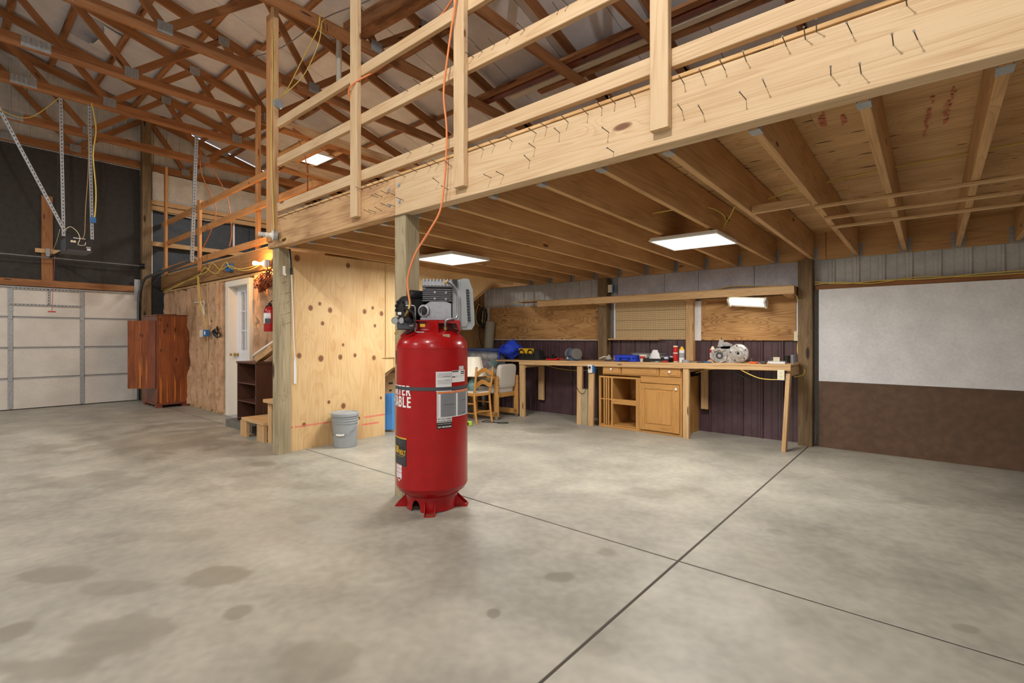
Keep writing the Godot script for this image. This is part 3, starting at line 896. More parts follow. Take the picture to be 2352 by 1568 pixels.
func railings(nm: ArrayMesh) -> void:
	var t := thing("loft_railing", "pale timber guard railing along the nail-studded loft beam", "railing", V(0, 2.21, -2.35))
	for x in [[-3.735, 4.62, .105], [-2.445, 3.75, .1], [-1.02, 3.72, .095]]:
		bd("railing_post", "spruce", t, V(x[0], .065, .022), V(x[0], x[1] - 2.21, .022), x[2], .042, Vector3.BACK)
	for y in [3.56, 3.15, 2.67]:
		bd("rail", "spruce", t, V(-5.27, y - 2.21 - .045, -.02), V(1.6, y - 2.21 - .045, -.02), .04, .09)
	for p in [[-2.34,3.129],[-2.26,3.133],[-2.15,3.138],[-2.02,3.129],[-1.9,3.134],[-1.65,3.145],[-1.58,3.143],[-3.05,3.134],[-2.9,3.13],[-2.75,3.131],[-3.01,2.648],[-2.75,2.644]]:
		var o := inst(nm, "nail", "nail", t, V(p[0], p[1] - 2.21, 0))
		o.rotation = V(R.randf_range(-.1, .1), R.randf_range(-.15, .15), 0)
	bd("corner_board", "railing_wood", t, V(-5.42, .07, .004), V(-5.42, 2.5, .004), .1, .042, Vector3.BACK)
	bd("corner_board", "spruce_old", t, V(-5.315, .1, .004), V(-5.315, 2.55, .004), .09, .05, Vector3.BACK)
	# side railing beside the stair opening
	var s := thing("stair_railing", "timber railing running back from the loft corner beside the stair opening", "railing", V(-5.37, 2.52, -2.42))
	for y in [1.04, .62]:
		bd("rail", "spruce_old", s, V(0, y, 0), V(0, y - .04, -3.7), .045, .11)
		bd("rail_cap", "railing_wood", s, V(.045, y - .075, 0), V(.045, y - .115, -3.7), .13, .022)
	for z in [-1.9, -3.6]:
		bd("railing_post", "railing_wood", s, V(-.05, 0, z), V(-.05, 1.1, z), .042, .09)
	# railing of the lower, set-back loft section
	var l := thing("loft_railing", "orange-brown railing of the set-back loft section above the insulated wall", "railing", V(0, 2.21, -3.02))
	for y in [3.6, 3.19, 2.67]:
		bd("rail", "railing_wood", l, V(-12.0, y - 2.21 - .045, -.02), V(-5.5, y - 2.21 - .045, -.02), .04, .09)
	bd("railing_post", "railing_wood", l, V(-9.7, .19, .022), V(-9.7, 1.43, .022), .1, .042, Vector3.BACK)
	bd("railing_post", "railing_wood", l, V(-11.63, .3, .022), V(-11.63, 2.43, .022), .1, .042, Vector3.BACK)
	bd("railing_post", "railing_wood", l, V(-7.52, .3, -.062), V(-7.52, 2.43, -.062), .1, .042, Vector3.BACK)
	var b := thing("loft_beam", "brown loft beam above the insulated wall and white door", "beam", V(0, 2.21, -3.02))
	bd("beam_board", "ply_brown", b, V(-12.04, .148, -.045), V(-8.0, .148, -.045), .09, .296)
	bd("beam_board", "ply_brown", b, V(-7.995, .148, -.045), V(-5.5, .148, -.045), .09, .296)

# ---------------------------------------------------------------- gable end with the overhead door
func gable_side() -> void:
	var gx := Basis(Vector3.UP, PI / 2)
	var w := thing("wall_gable", "gable end wall: ribbed metal above, black sheets over the overhead door", "", Vector3.ZERO, 0, "", "structure")
	# local x of the outline is -z
	exq("sheathing", "siding_white", w, [Vector2(6.72, 0), Vector2(6.72, 4.86), Vector2(5.7, roof_y(-5.7) + .08), Vector2(5.65, roof_y(-5.65) - .035), Vector2(3.5, roof_y(-3.5) - .035), Vector2(3.45, roof_y(-3.45) + .08), Vector2(.3, roof_y(-.3) + .08), Vector2(-6.1, 4.87), Vector2(-6.1, 0), Vector2(-2.2, 0), Vector2(-2.2, 2.14), Vector2(2.66, 2.14), Vector2(2.66, 0)], .06, Transform3D(gx, V(-12.16, 0, 0)))
	for k in 13:
		var z := 5.8 - k * .92
		var hi := minf(roof_y(z), roof_y(z - .92)) - .06
		corrugated("siding_sheet", "siding_white", w, Transform3D(gx, V(-12.097, 4.5, z)), .92, hi - 4.5)
	for k in 5:
		var z := 2.2 - k * 1.22
		bxp("black_sheet", "black_sheet", w, V(-12.095, 2.24, z), V(-12.07, 4.6, maxf(z - 1.212, -2.7)))
	for k in 4:
		var z := -2.83 - k * .96
		bxp("navy_sheet", "navy_sheet", w, V(-12.095, 0, z), V(-12.07, 4.0, z - .952))
	for z in [-2.86, -4.41]:
		bxp("white_strip", "white_paint", w, V(-12.07, 2.5, z - .02), V(-12.05, 3.9, z + .02))
	bxp("header", "truss", w, V(-12.09, 2.15, 2.3), V(-11.99, 2.27, -2.665))
	var cv := MB.new()
	var nz := FastNoiseLite.new()
	nz.seed = 3
	nz.frequency = 1.2
	cv.sheet(func(a: float, b: float): return V(-11.99 + .03 * nz.get_noise_2d(a * 6, b * 3), lerpf(3.82, 4.6, b) - .06 * sin(a * PI * 2.2) * (1 - b) * .6 + .02 * nz.get_noise_2d(a * 9, 3), lerpf(-2.86, -6.6, a)), 50, 10)
	meta(put(cv, "insulation_sheet", "canvas"), "sagging off-white insulation sheet pinned high on the gable wall", "insulation")
	for e in [[3.97, "upper of the girts crossing the dark panels, below the sagging sheet"], [3.86, "second girt crossing the dark panels, just under the upper one"], [3.14, "lowest of the girts crossing the dark panels behind the railing"]]:
		var o := bd("wall_girt", "fir", null, V(-11.93, e[0], -2.72), V(-11.93, e[0], -6.6), .04, .09)
		meta(o, e[1], "girt", "gable girts")
	var kp := bd("support_post", "treated_dark", null, V(-11.95, 0, -2.745), V(-11.95, 5.6, -2.745), .15, .15, Vector3.BACK, .006)
	meta(kp, "dark square post between the overhead door and the insulated wall", "post")
	# overhead door
	var d := thing("door_2", "closed white sectional overhead door with galvanized stiles", "", V(-12.06, 0, 0), 0, "", "structure")
	bxp("sky_block_sheet", "galv_dark", d, V(-.045, 0, -2.7), V(-.022, 2.16, 2.22), 0)  # unseen sheet added to block sky light between the door panels
	var zs := [-2.67, -1.787, -.847, .093, 1.033, 2.2]
	for s in 4:
		for b in 5:
			bxp("door_panel", "door_panel", d, V(-.02, .012 + s * .533, zs[b] + .004), V(.012, .537 + s * .533, zs[b + 1] - .004), .004)
		var r := MB.new()
		r.box(V(.0125, .525 + s * .533, -.235), V(.005, .012, 4.86), .002)
		r.box(V(.0125, .556 + s * .533 if s < 3 else .525 + s * .533, -.235), V(.004, .008, 4.86), .001)
		put(r, "section_lip", "grey_plastic", d)
		for b in 4:
			var st := MB.new()
			st.box(V(.018, .275 + s * .533, zs[b + 1]), V(.012, .49, .065), .002)
			put(st, "door_stile", "galv", d)
			if s < 3:
				bxp("hinge", "galv", d, V(.02, .5 + s * .533, zs[b + 1] - .028), V(.034, .57 + s * .533, zs[b + 1] + .028))
	for e in [[V(.035, 2.105, -1.76), V(.035, 2.105, -.87)], [V(.035, 1.825, -1.8), V(.035, 1.825, -.83)], [V(.035, 2.1, -1.33), V(.035, 1.83, -1.33)]]:
		perforated(d, "angle_strut", e[0], e[1], .03)
	bxp("top_strut", "galv", d, V(.0, 2.115, -2.66), V(.05, 2.14, 2.2))
	bxp("bottom_seal", "black_rubber", d, V(-.02, 0, -2.66), V(.016, .012, 2.2))
	var tr := thing("door_track", "curved galvanized door track rising beside the dark gable post", "track", V(-11.94, 0, -2.62))
	tb("rail", "galv_dark", tr, crv([V(0, .02, 0), V(0, 1.0, 0), V(0, 1.95, 0), V(.06, 2.2, -.02), V(.25, 2.38, -.04), V(.6, 2.43, -.06), V(1.6, 2.47, -.1), V(2.62, 2.52, -.14)]), .024, 8)
	perforated(tr, "hanger", V(2.62, 2.5, -.15), V(2.62, 4.7, -.22), .05)
	perforated(tr, "brace", V(2.62, 2.6, -.15), V(2.2, 2.6, -.4), .03)
	bxp("track_plate", "galv", tr, V(-.05, 1.98, -.04), V(-.03, 2.4, .06))
	var sp := thing("torsion_rod", "thin steel torsion rod across the black sheets above the overhead door", "rod", V(-11.86, 2.66, 0))
	tb("rod", "steel", sp, [V(0, 0, 2.3), V(0, 0, -2.72)], .012, 8)
	lt("cable_drum", "black_plastic", sp, [Vector2(0, -.03), Vector2(.06, -.03), Vector2(.06, -.024), Vector2(.045, -.02), Vector2(.045, .02), Vector2(.06, .024), Vector2(.06, .03), Vector2(0, .03)], V(0, 0, -2.66), Basis(Vector3.RIGHT, PI / 2), 16)
	bxp("bearing_plate", "galv", sp, V(-.08, -.12, -2.76), V(-.07, .12, -2.7))
	var pk := thing("backing_plank", "upright brown plank with a short crosspiece on the black sheets", "plank", V(-12.05, 2.27, -1.31))
	bd("plank", "truss", pk, V(0, 0, 0), V(0, 1.51, .0), .15, .04, Vector3.RIGHT)
	bd("crosspiece", "fir", pk, V(.04, .52, .16), V(.04, .52, -.17), .04, .075)
	bxp("bracket", "steel", pk, V(.06, .42, -.03), V(.1, .56, .03))
	# opener on perforated hangers
	var o := thing("door_opener", "black garage door opener hung on perforated steel straps", "opener", V(-9.31, 2.48, -1.355))
	bxp("housing", "black_plastic", o, V(-.46, .02, -.145), V(0, .2, .145), .01)
	bxp("side_cover", "dark_grey", o, V(-.4, .0, .146), V(-.01, .19, .152))
	bxp("base_pan", "dark_grey", o, V(-.46, .008, -.14), V(.004, .02, .14))
	bxp("label_strip", "label_white", o, V(.002, .185, -.06), V(.012, .196, .07))
	bxp("label", "label_white", o, V(.0, .03, -.12), V(.003, .055, -.08))
	bxp("label", "grey_plastic", o, V(.0, .06, -.12), V(.003, .085, -.07))
	for z in [.085, .055]:
		lt("dial", "ivory", o, [Vector2(0, 0), Vector2(.016, 0), Vector2(.014, .006), Vector2(0, .007)], V(.001, .14, z), Basis(Vector3.FORWARD, -PI / 2), 12)
	tb("rail", "black_rubber", o, [V(-.45, .14, 0), V(-2.72, .2, .02)], .02, 8)
	perforated(o, "strap", V(0, .2, .17), V(0, 2.28, .205), .035)
	perforated(o, "strap", V(0, .2, -.14), V(0, 2.28, -.105), .035)
	perforated(o, "diagonal_strap", V(.01, .27, .16), V(.01, 2.12, .95), .035)
	tb("wire", "ivory", o, crv([V(.01, .3, .15), V(.02, .34, .1), V(.02, .28, .03), V(.02, .19, .0), V(.02, .1, .02), V(.02, .1, -.05), V(.02, .14, -.06)]), .004, 6)
	tb("wire", "cardboard", o, crv([V(.02, .18, -.01), V(.02, .26, -.05), V(.02, .6, -.06), V(.02, 1.2, -.09), V(.02, 2.0, -.1)]), .004, 6)
	tb("wire", "ivory", o, crv([V(-.1, .3, .2), V(-1.2, .3, .1), V(-2.6, .25, .0)]), .004, 6)
	bxp("outlet_box", "blue_box", o, V(.01, .44, -.175), V(.04, .52, -.115))
	var rc := thing_child(o, "release_cord")
	rc.position = V(-2.09, -.79, .055)
	tb("cord", "red_dust", rc, [V(0, 0, 0), V(.0, .96, -.035)], .004, 6)
	bd("handle", "red_plastic", rc, V(0, 0, -.05), V(0, 0, .05), .018, .018)

func perforated(par: Node, nm: String, a: Vector3, b: Vector3, w: float) -> void:
	var d := (b - a).normalized()
	var face_dir := V(1, 0, 0)
	var s := d.cross(face_dir).normalized()
	var m := MB.new()
	m.board(a, b, w, .003, face_dir, 0.0)
	m.board(a - s * (w / 2) - face_dir * .015, b - s * (w / 2) - face_dir * .015, .003, .03, face_dir, 0.0)
	var o := put(m, nm, "galv", par)
	var h := MB.new()
	var l := (b - a).length()
	var k := 0.03
	while k < l - .02:
		h.board(a + d * k + face_dir * .0018, a + d * (k + .022) + face_dir * .0018, .009, .001, face_dir, 0.0)
		k += .05
	put(h, "slot", "black_hole", o)

# ---------------------------------------------------------------- insulated room wall, door, stair enclosure
func room_wall() -> void:
	var w := thing("wall_room", "insulated partition of brown kraft batts between studs", "", Vector3.ZERO, 0, "", "structure")
	bxp("backing", "walnut", w, V(-12.05, 0, -3.22), V(-8.6, 2.21, -3.18))
	bxp("backing", "walnut", w, V(-7.68, 0, -3.22), V(-6.4, 2.21, -3.18))
	bxp("backing", "ply_brown", w, V(-8.6, 2.13, -3.22), V(-7.68, 2.21, -3.18))
	bd("sill_plate", "fir", w, V(-12.05, .02, -3.1), V(-8.6, .02, -3.1), .1, .04)
	bd("top_plate", "fir", w, V(-12.05, 2.18, -3.1), V(-6.4, 2.18, -3.1), .1, .04)
	for x in [-11.35, -10.65, -9.43, -8.64, -7.6, -7.15, -6.5]:
		bd("stud", "fir" if x == -9.43 else "treated_dark", w, V(x, .04, -3.1 if x == -9.43 else -3.135), V(x, 2.16, -3.1 if x == -9.43 else -3.135), .042, .14 if x == -9.43 else .08, Vector3.BACK)  # studs in the gaps coloured darker to deepen the shade between batts
	var nz := FastNoiseLite.new()
	nz.frequency = 1.0
	var i := 0
	for e in [[-11.98, -11.42, 0.0], [-11.28, -10.74, .0], [-10.58, -10.08, .0], [-10.0, -9.52, .01], [-9.34, -9.08, .02], [-9.0, -8.74, .02], [-7.55, -7.2, .02], [-7.1, -6.56, .03]] :
		i += 1
		nz.seed = i
		var x0: float = e[0]
		var x1: float = e[1]
		var bulge: float = e[2]
		var m := MB.new()
		m.sheet(func(a: float, b: float):
			var y := lerpf(.04, 2.15, b)
			var ed := pow(sin(a * PI), .45)
			var c1 := .5 + .3 * nz.get_noise_2d(y * 1.1, 70.0)
			var c2 := .3 + .5 * nz.get_noise_2d(y * .8, 90.0) + .3
			ed *= 1.0 - .55 * exp(-pow((a - c1) / .09, 2.0)) - .35 * exp(-pow((a - c2) / .07, 2.0))
			var wob := .02 * nz.get_noise_2d(y * 1.6, 4.0 + a)
			var cr := absf(nz.get_noise_3d(a * 2.2, y * .9, 9.0)) * .13 + absf(nz.get_noise_3d(a * 1.5, y * 4.5, 5.0)) * .03 + nz.get_noise_3d(a * 8, y * 8, 2.0) * .01
			return V(lerpf(x0, x1, a) + wob * 2.5 + .05 * nz.get_noise_2d(y * 2.2, 40.0) * (1.0 if a > .5 else -.4), y, -3.13 + bulge + ed * (.15 - cr)), 20, 60, x1 - x0, 2.1)
		put(m, "insulation_batt", "kraft", w)
	# torn black corner and stray bits on the batts
	var bt := MB.new()
	bt.sheet(func(a: float, b: float): return V(lerpf(-8.98, -8.76, a) + .03 * sin(b * 9), lerpf(1.27, 1.42, b) + .03 * sin(a * 7), -2.98 + .03 * sin(a * 5 + b * 4)), 8, 8)
	put(bt, "torn_patch", "black_plastic", w)
	# white nine-light door in its frame
	var d := thing("door_1", "white half-glazed door with dirty white frame in the insulated wall", "", V(-8.6, 0, -3.05), 0, "", "structure")
	bxp("jamb", "frame_white", d, V(0, 0, -.16), V(.12, 2.049, .03))
	bxp("jamb", "frame_white", d, V(.84, 0, -.16), V(.92, 2.049, .03))
	bxp("head_casing", "frame_white", d, V(0, 2.05, -.16), V(.92, 2.14, .032))
	var lf := thing_child(d, "door_leaf")
	var x0 := .12
	var x1 := .84
	var wx0 := .27
	var wx1 := .73
	bxp("stile", "door_white", lf, V(x0, .02, -.14), V(wx0, 2.05, -.1))
	bxp("stile", "door_white", lf, V(wx1, .02, -.14), V(x1, 2.05, -.1))
	bxp("rail", "door_white", lf, V(wx0, .02, -.14), V(wx1, 1.05, -.1))
	bxp("rail", "door_white", lf, V(wx0, 1.97, -.14), V(wx1, 2.05, -.1))
	for k in 2:
		bxp("muntin", "door_white", lf, V(wx0 + (k + 1) * .153 - .01, 1.05, -.132), V(wx0 + (k + 1) * .153 + .01, 1.97, -.102))
		bxp("muntin", "door_white", lf, V(wx0, 1.05 + (k + 1) * .307 - .01, -.13), V(wx1, 1.05 + (k + 1) * .307 + .01, -.104))
	for a in 3:
		for b in 3:
			bxp("pane", "glass", lf, V(wx0 + a * .153, 1.05 + b * .307, -.12), V(wx0 + a * .153 + .153, 1.05 + b * .307 + .307, -.117), 0.0)
	var cu := MB.new()
	cu.sheet(func(a: float, b: float): return V(lerpf(wx0, wx1, a), lerpf(1.03, 2.0, b), -.18 + .012 * sin(a * 44)), 60, 4)
	put(cu, "curtain", "cloth_white", lf)
	bxp("panel_moulding", "door_white", lf, V(.2, .2, -.1), V(.76, .9, -.094), .004)
	lt("door_knob", "brass", lf, [Vector2(.028, 0), Vector2(.028, .006), Vector2(.012, .012), Vector2(.012, .03), Vector2(.027, .04), Vector2(.027, .058), Vector2(.016, .066), Vector2(0, .067)], V(.17, .98, -.1), Basis(Vector3.RIGHT, PI / 2), 16)
	lt("latch_knob", "brass", d, [Vector2(.02, 0), Vector2(.024, .02), Vector2(.012, .03), Vector2(0, .032)], V(.11, .98, -.02), Basis(Vector3.RIGHT, PI / 2), 12)
	bxp("threshold", "galv", d, V(.0, 0, -.16), V(.92, .02, .06))
	# plywood stair enclosure
	var s := thing("wall_stair", "pale knotty plywood sheets closing the side of the stair", "", Vector3.ZERO, 0, "", "structure")
	var m := MB.new()
	m.T = Transform3D(Basis(Vector3.UP, PI / 2), V(-5.376, 0, 0))
	m.ext(PackedVector2Array([Vector2(2.515, 0), Vector2(3.765, 0), Vector2(3.765, 2.205), Vector2(2.515, 2.205)]), .018, Vector2(0, -2.58), true)
	put(m, "plywood_sheet", "ply_pale", s)
	exq("plywood_sheet", "ply_pale_plain", s, [Vector2(3.72, .99), Vector2(3.9, .99), Vector2(3.9, .86), Vector2(5.78, 2.13), Vector2(6.3, 2.13), Vector2(6.3, 2.2), Vector2(3.768, 2.205), Vector2(3.768, .995)], .016, Transform3D(Basis(Vector3.UP, PI / 2), V(-5.36, 0, 0)), true)
	exq("plywood_sheet", "ply_pale_plain", s, [Vector2(3.77, .79), Vector2(3.93, .88), Vector2(3.93, 1.0), Vector2(3.77, 1.0)], .016, Transform3D(Basis(Vector3.UP, PI / 2), V(-5.38, 0, 0)), true)
	var pw := thing("wall_partition", "dark plywood partition beyond the stair", "", Vector3.ZERO, 0, "", "structure")
	bxp("plywood_sheet", "ply_brown", pw, V(-6.38, 0, -6.66), V(-6.35, 2.5, -5.0))
	bxp("plywood_sheet", "ply_brown", pw, V(-6.38, 0, -4.995), V(-6.35, 2.5, -3.2))
	# stair behind the sheets
	var st := thing("loft_stair", "rough timber stair climbing to the loft behind the plywood sheets", "stair", V(-5.87, 0, -3.2))
	for k in 9:
		bd("tread", "fir", st, V(-.44, .72 + k * .19, -.25 - k * .29), V(.44, .72 + k * .19, -.25 - k * .29), .28, .038)
	for x in [-.42, .42]:
		bd("stringer", "fir", st, V(x, .52, -.1), V(x, 2.25, -2.75), .038, .2)
	# low steps in front of the bookcase
	var sp := thing("timber_steps", "two low timber steps beside the treated corner post", "steps", V(-6.34, 0, -2.54))
	bd("tread", "fir", sp, V(-.33, .22, -.2), V(.31, .22, -.2), .42, .04)
	bd("tread", "fir", sp, V(.3, .5, -.2), V(.88, .5, -.2), .42, .04)
	for x in [[-.3, -.24], [.2, .26]]:
		bd("support", "fir", sp, V(x[0], 0, -.02), V(x[0], .2, -.02), .18 if x[0] < 0 else .2, .04, Vector3.BACK)
		bd("support", "fir", sp, V(x[0], 0, -.36), V(x[0], .2, -.36), .1, .04, Vector3.BACK)
	bd("support", "fir", sp, V(.36, 0, -.06), V(.36, .48, -.06), .1, .04, Vector3.BACK)
	bd("support", "fir", sp, V(.8, 0, -.06), V(.8, .48, -.06), .1, .04, Vector3.BACK)
	bd("support", "fir", sp, V(.8, 0, -.36), V(.8, .48, -.36), .1, .04, Vector3.BACK)
	var pf := bxp("door_stoop", "concrete_edge", null, V(-7.62, 0, -3.02), V(-6.72, .095, -2.68))
	meta(pf, "low grey stoop under the dark bookcase", "stoop")

func thing_child(par: Node, nm: String) -> Node3D:
	var o := Node3D.new()
	o.name = nm
	par.add_child(o, true)
	return o

# ---------------------------------------------------------------- back wall claddings
func back_wall() -> void:
	# posts along the wall
	for e in [[-1.185, .145, 2.145, "treated_dark", "weathered wall post between the workbench and the white board"], [-3.85, .15, 2.145, "treated_dark", "weathered wall post standing between dark plywood and pegboard"]]:
		var o := bd("support_post", e[3], null, V(e[0] + e[1] / 2, 0, -6.585), V(e[0] + e[1] / 2, e[2], -6.585), e[1], .14, Vector3.BACK, .006)
		meta(o, e[4], "post", "wall posts")
	var so := bd("wall_stud", "fir", null, V(-2.475, .94, -6.62), V(-2.475, 1.76, -6.62), .095, .1, Vector3.BACK)
	meta(so, "short upright stud between pegboard and plywood on the bench", "stud")
	var wb := get_node("wall_back")
	for e in [[-6.2, -3.86, 1.215, 1.79, "ply_dark"], [-2.34, -1.225, 1.213, 1.76, "ply_dark"]]:
		bxp("plywood_panel", e[4], wb, V(e[0], e[2], -6.655), V(e[1], e[3], -6.635))
	for e in [[-2.43, -2.34, 1.21, 1.74], [-1.225, -1.18, 1.21, 1.74], [-3.65, -3.62, 1.21, 1.77], [-6.26, -6.2, 1.21, 1.8]]:
		bxp("white_strip", "white_board", wb, V(e[0], e[2], -6.66), V(e[1], e[3], -6.645))
	for e in [[-3.58, -2.855], [-2.85, -2.38], [-2.375, -1.69], [-1.685, -1.19]]:
		bxp("foam_panel", "foam_board", wb, V(e[0], 1.82, -6.67), V(e[1], 2.15, -6.645), .002)
	bxp("white_trim", "white_paint", wb, V(-6.2, 1.205, -6.652), V(-3.86, 1.217, -6.63))
	# pegboard made of four strips, with rows of holes
	var pb := thing("pegboard", "tan pegboard panel with rows of holes above the bench", "pegboard", V(-3.615, 1.22, -6.655))
	for k in 4:
		bxp("pegboard_strip", "pegboard", pb, V(0, k * .14 + .002, 0), V(1.09, k * .14 + .138, .008), .001)
	var h := MB.new()
	for r in 21:
		for c in 42:
			h.box(V(.015 + c * .0255, .016 + r * .0262, .0082), V(.0085, .0085, .0008), 0.0)
	meta(put(h, "peg_hole", "dark_hole", pb), "", "", "", "stuff")
	var ps := bd("bench_shelf", "fir", null, V(-3.72, 1.225, -6.6), V(-2.9, 1.225, -6.6), .09, .022)
	meta(ps, "narrow grimy ledge under the pegboard", "shelf")
	# long shelf over the bench
	var s := thing("wall_shelf", "long timber shelf over the workbench with thick front board", "shelf", V(-4.82, 1.745, -6.3))
	bd("front_board", "fir", s, V(0, .045, 0), V(3.64, .045, 0), .04, .09)
	bd("shelf_board", "fir", s, V(.1, .095, -.17), V(3.62, .095, -.17), .3, .014)
	bd("shelf_board", "ply_brown", s, V(-.5, .1, -.2), V(.9, .104, -.2), .2, .014)
	for x in [1.07, 2.37, 3.55]:
		bd("bracket_arm", "fir", s, V(x, .0, -.32), V(x, .03, -.02), .09, .05)
	bd("end_board", "fir", s, V(3.6, .04, -.02), V(3.6, .04, -.3), .04, .09)
	# lower wall on the far side of the post
	for k in 3:
		bxp("white_board", "white_board", wb, V(-.985 + k * 1.66, .752, -6.6), V(.67 + k * 1.66, 1.8, -6.58), .002)
		bxp("brown_board", "hardboard", wb, V(-.985 + k * 1.66, 0.0, -6.6), V(.67 + k * 1.66, .75, -6.582), .002)
	bd("girt", "truss", wb, V(-1.03, 1.825, -6.63), V(4.0, 1.85, -6.63), .06, .06)
	# fluorescent strip under the shelf
	var f := thing("strip_light", "glowing fluorescent strip light tilted under the wall shelf", "light", V(-1.7, 1.69, -6.4))
	f.rotation_degrees = V(-38, 0, -7)
	bxp("housing", "white_paint", f, V(-.22, .0, -.05), V(.22, .03, .05))
	var rf := MB.new()
	rf.sheet(func(a: float, b: float): return V(lerpf(-.22, .22, a), -.028 + .028 * absf(b - .5) * -1.0 + .028, lerpf(-.09, .09, b)), 2, 8)
	put(rf, "reflector", "white_paint", f)
	tb("glow_tube", "glow_tube", f, [V(-.2, -.03, .022), V(.2, -.03, .022)], .014, 10)
	tb("glow_tube", "glow_tube", f, [V(-.2, -.03, -.022), V(.2, -.03, -.022)], .014, 10)
	for x in [-.21, .21]:
		bxp("end_cap", "white_paint", f, V(x - .012, -.05, -.06), V(x + .012, .02, .06))
	var a := AreaLight3D.new()
	a.name = "strip_glow"
	a.area_size = Vector2(.4, .07)
	a.light_energy = .3
	a.light_color = Color(1, .95, .84)
	a.rotation_degrees.x = -90
	a.position.y = -.055
	a.shadow_enabled = true
	f.add_child(a)

# ---------------------------------------------------------------- the compressor
func patch(nm: String, mt: String, par: Node, r: float, a0: float, a1: float, y0: float, y1: float, uvfit := true) -> MeshInstance3D:
	var m := MB.new()
	var n := maxi(int(absf(a1 - a0) / 4.0), 2)
	m.sheet(func(a: float, b: float):
		var an := deg_to_rad(lerpf(a0, a1, a))
		return V(sin(an) * r, lerpf(y1, y0, b), cos(an) * r), n, 1, 1.0, 1.0, Vector2.ZERO, true)
	return put(m, nm, mt, par)

func compressor() -> void:
	var W := C(222, 222, 222)
	var G := C(120, 122, 128)
	mat("print_a", Color.WHITE, .5, 0, print_tex(128, 128, C(214, 214, 216), C(128, 130, 136), 1, 26, [[0, 0, 1, .08, W], [0, .42, 1, .1, W], [0, .92, 1, .08, W], [0, 0, .08, 1, W], [.4, .32, .55, .03, C(40, 40, 44)], [.6, .55, .35, .03, C(40, 40, 44)]], 3))
	mat("print_b", Color.WHITE, .5, 0, print_tex(128, 96, C(228, 228, 228), C(190, 190, 192), 2, 14, [[.02, .04, .42, .12, C(70, 70, 76)], [.62, .1, .34, .1, C(40, 40, 44)], [.62, .26, .34, .1, C(40, 40, 44)], [.02, .5, .2, .1, C(60, 60, 64)], [.02, .52, .96, .02, C(60, 60, 64)], [.05, .62, .9, .34, W]], 4))
	mat("print_d", Color.WHITE, .5, 0, print_tex(256, 192, C(128, 130, 136), C(104, 106, 112), 3, 48, [[0, 0, 1, .02, W], [0, .97, 1, .03, W], [0, 0, .012, 1, W], [.015, .025, .33, .055, C(240, 120, 40)], [.36, .025, .3, .055, C(240, 120, 40)], [.68, .025, .32, .055, C(240, 120, 40)], [.02, .1, .05, .87, W], [.36, .1, .04, .87, W], [.68, .1, .04, .87, W], [.12, .5, .22, .02, C(40, 40, 44)], [.5, .4, .16, .02, C(40, 40, 44)], [.5, .9, .16, .02, C(40, 40, 44)]], 5))
	mat("print_v", Color.WHITE, .45, 0, print_tex(96, 160, C(40, 40, 44), C(92, 92, 98), 2, 40, [[0, 0, 1, .05, C(214, 170, 40)], [0, .3, 1, .3, C(38, 38, 42)], [.1, .66, .8, .02, C(170, 140, 60)]], 6))
	mat("print_c", Color.WHITE, .5, 0, print_tex(48, 32, W, C(110, 110, 114), 1, 8, [], 7))
	mat("print_s", Color.WHITE, .5, 0, print_tex(64, 128, C(232, 232, 236), C(170, 172, 190), 1, 30, [[0, 0, 1, .05, C(220, 90, 60)], [0, .3, 1, .04, C(220, 90, 60)], [0, .6, 1, .04, C(220, 90, 60)]], 8))
	var t := thing("air_compressor", "tall red upright air compressor standing before the treated post", "compressor", V(-2.85, 0, -2.42), 49.67)
	var r := .265
	var prof := [Vector2(.0, .07), Vector2(.1, .078), Vector2(.17, .096), Vector2(.215, .118), Vector2(.245, .142), Vector2(.26, .165), Vector2(.265, .18), Vector2(.2665, .181), Vector2(.2665, .184), Vector2(.265, .185), Vector2(.265, 1.17), Vector2(.2668, 1.171), Vector2(.2668, 1.176), Vector2(.265, 1.177), Vector2(.262, 1.2), Vector2(.252, 1.228), Vector2(.232, 1.256), Vector2(.2, 1.281), Vector2(.155, 1.301), Vector2(.1, 1.315), Vector2(.05, 1.321), Vector2(0, 1.323)]
	lt("tank", "red_paint", t, prof, Vector3.ZERO, Basis(), 64)
	# skirt with a rounded cut-out and feet
	var sk := MB.new()
	sk.sheet(func(a: float, b: float):
		var an := deg_to_rad(lerpf(-25.0, 311.0, a))
		return V(sin(an) * .19, lerpf(0.004, .115, b), cos(an) * .19), 60, 1)
	sk.sheet(func(a: float, b: float):
		var dg := lerpf(311.0, 335.0, a)
		var an := deg_to_rad(dg)
		var q := (a - .5) * 2.0
		var lo := .085 * sqrt(maxf(0, 1.0 - q * q))
		return V(sin(an) * .19, lerpf(lo, .115, b), cos(an) * .19), 20, 1)
	put(sk, "skirt", "red_paint", t)
	for k in 4:
		var an: float = [-4.0, 80.0, 176.0, 262.0][k]
		var f := thing_child(t, "foot")
		f.rotation_degrees.y = an
		for x in [-.036, .036]:
			exq("foot_web", "red_paint", f, [Vector2(.17, .0), Vector2(.262, .0), Vector2(.262, .012), Vector2(.185, .085), Vector2(.17, .085)], .005, Transform3D(Basis(Vector3.UP, -PI / 2), V(x + .0025, 0, 0)))
		bxp("foot_plate", "red_paint", f, V(-.036, 0, .165), V(.036, .006, .27))
		bxp("foot_pad", "rust", f, V(-.03, .006, .225), V(.03, .0075, .262), .0)
	# strap and printed labels
	var sp := MB.new()
	sp.lathe([Vector2(.2655, .879), Vector2(.268, .879), Vector2(.268, .903), Vector2(.2655, .903)], 64)
	put(sp, "strap", "dark_grey", t)
	var e := r + .0012
	patch("label", "print_a", t, e, 5.6, 31, .902, 1.011)
	patch("label", "print_b", t, e + .0004, 31.5, 62, .932, 1.016)
	patch("label", "print_c", t, e, 46, 58, 1.018, 1.045)
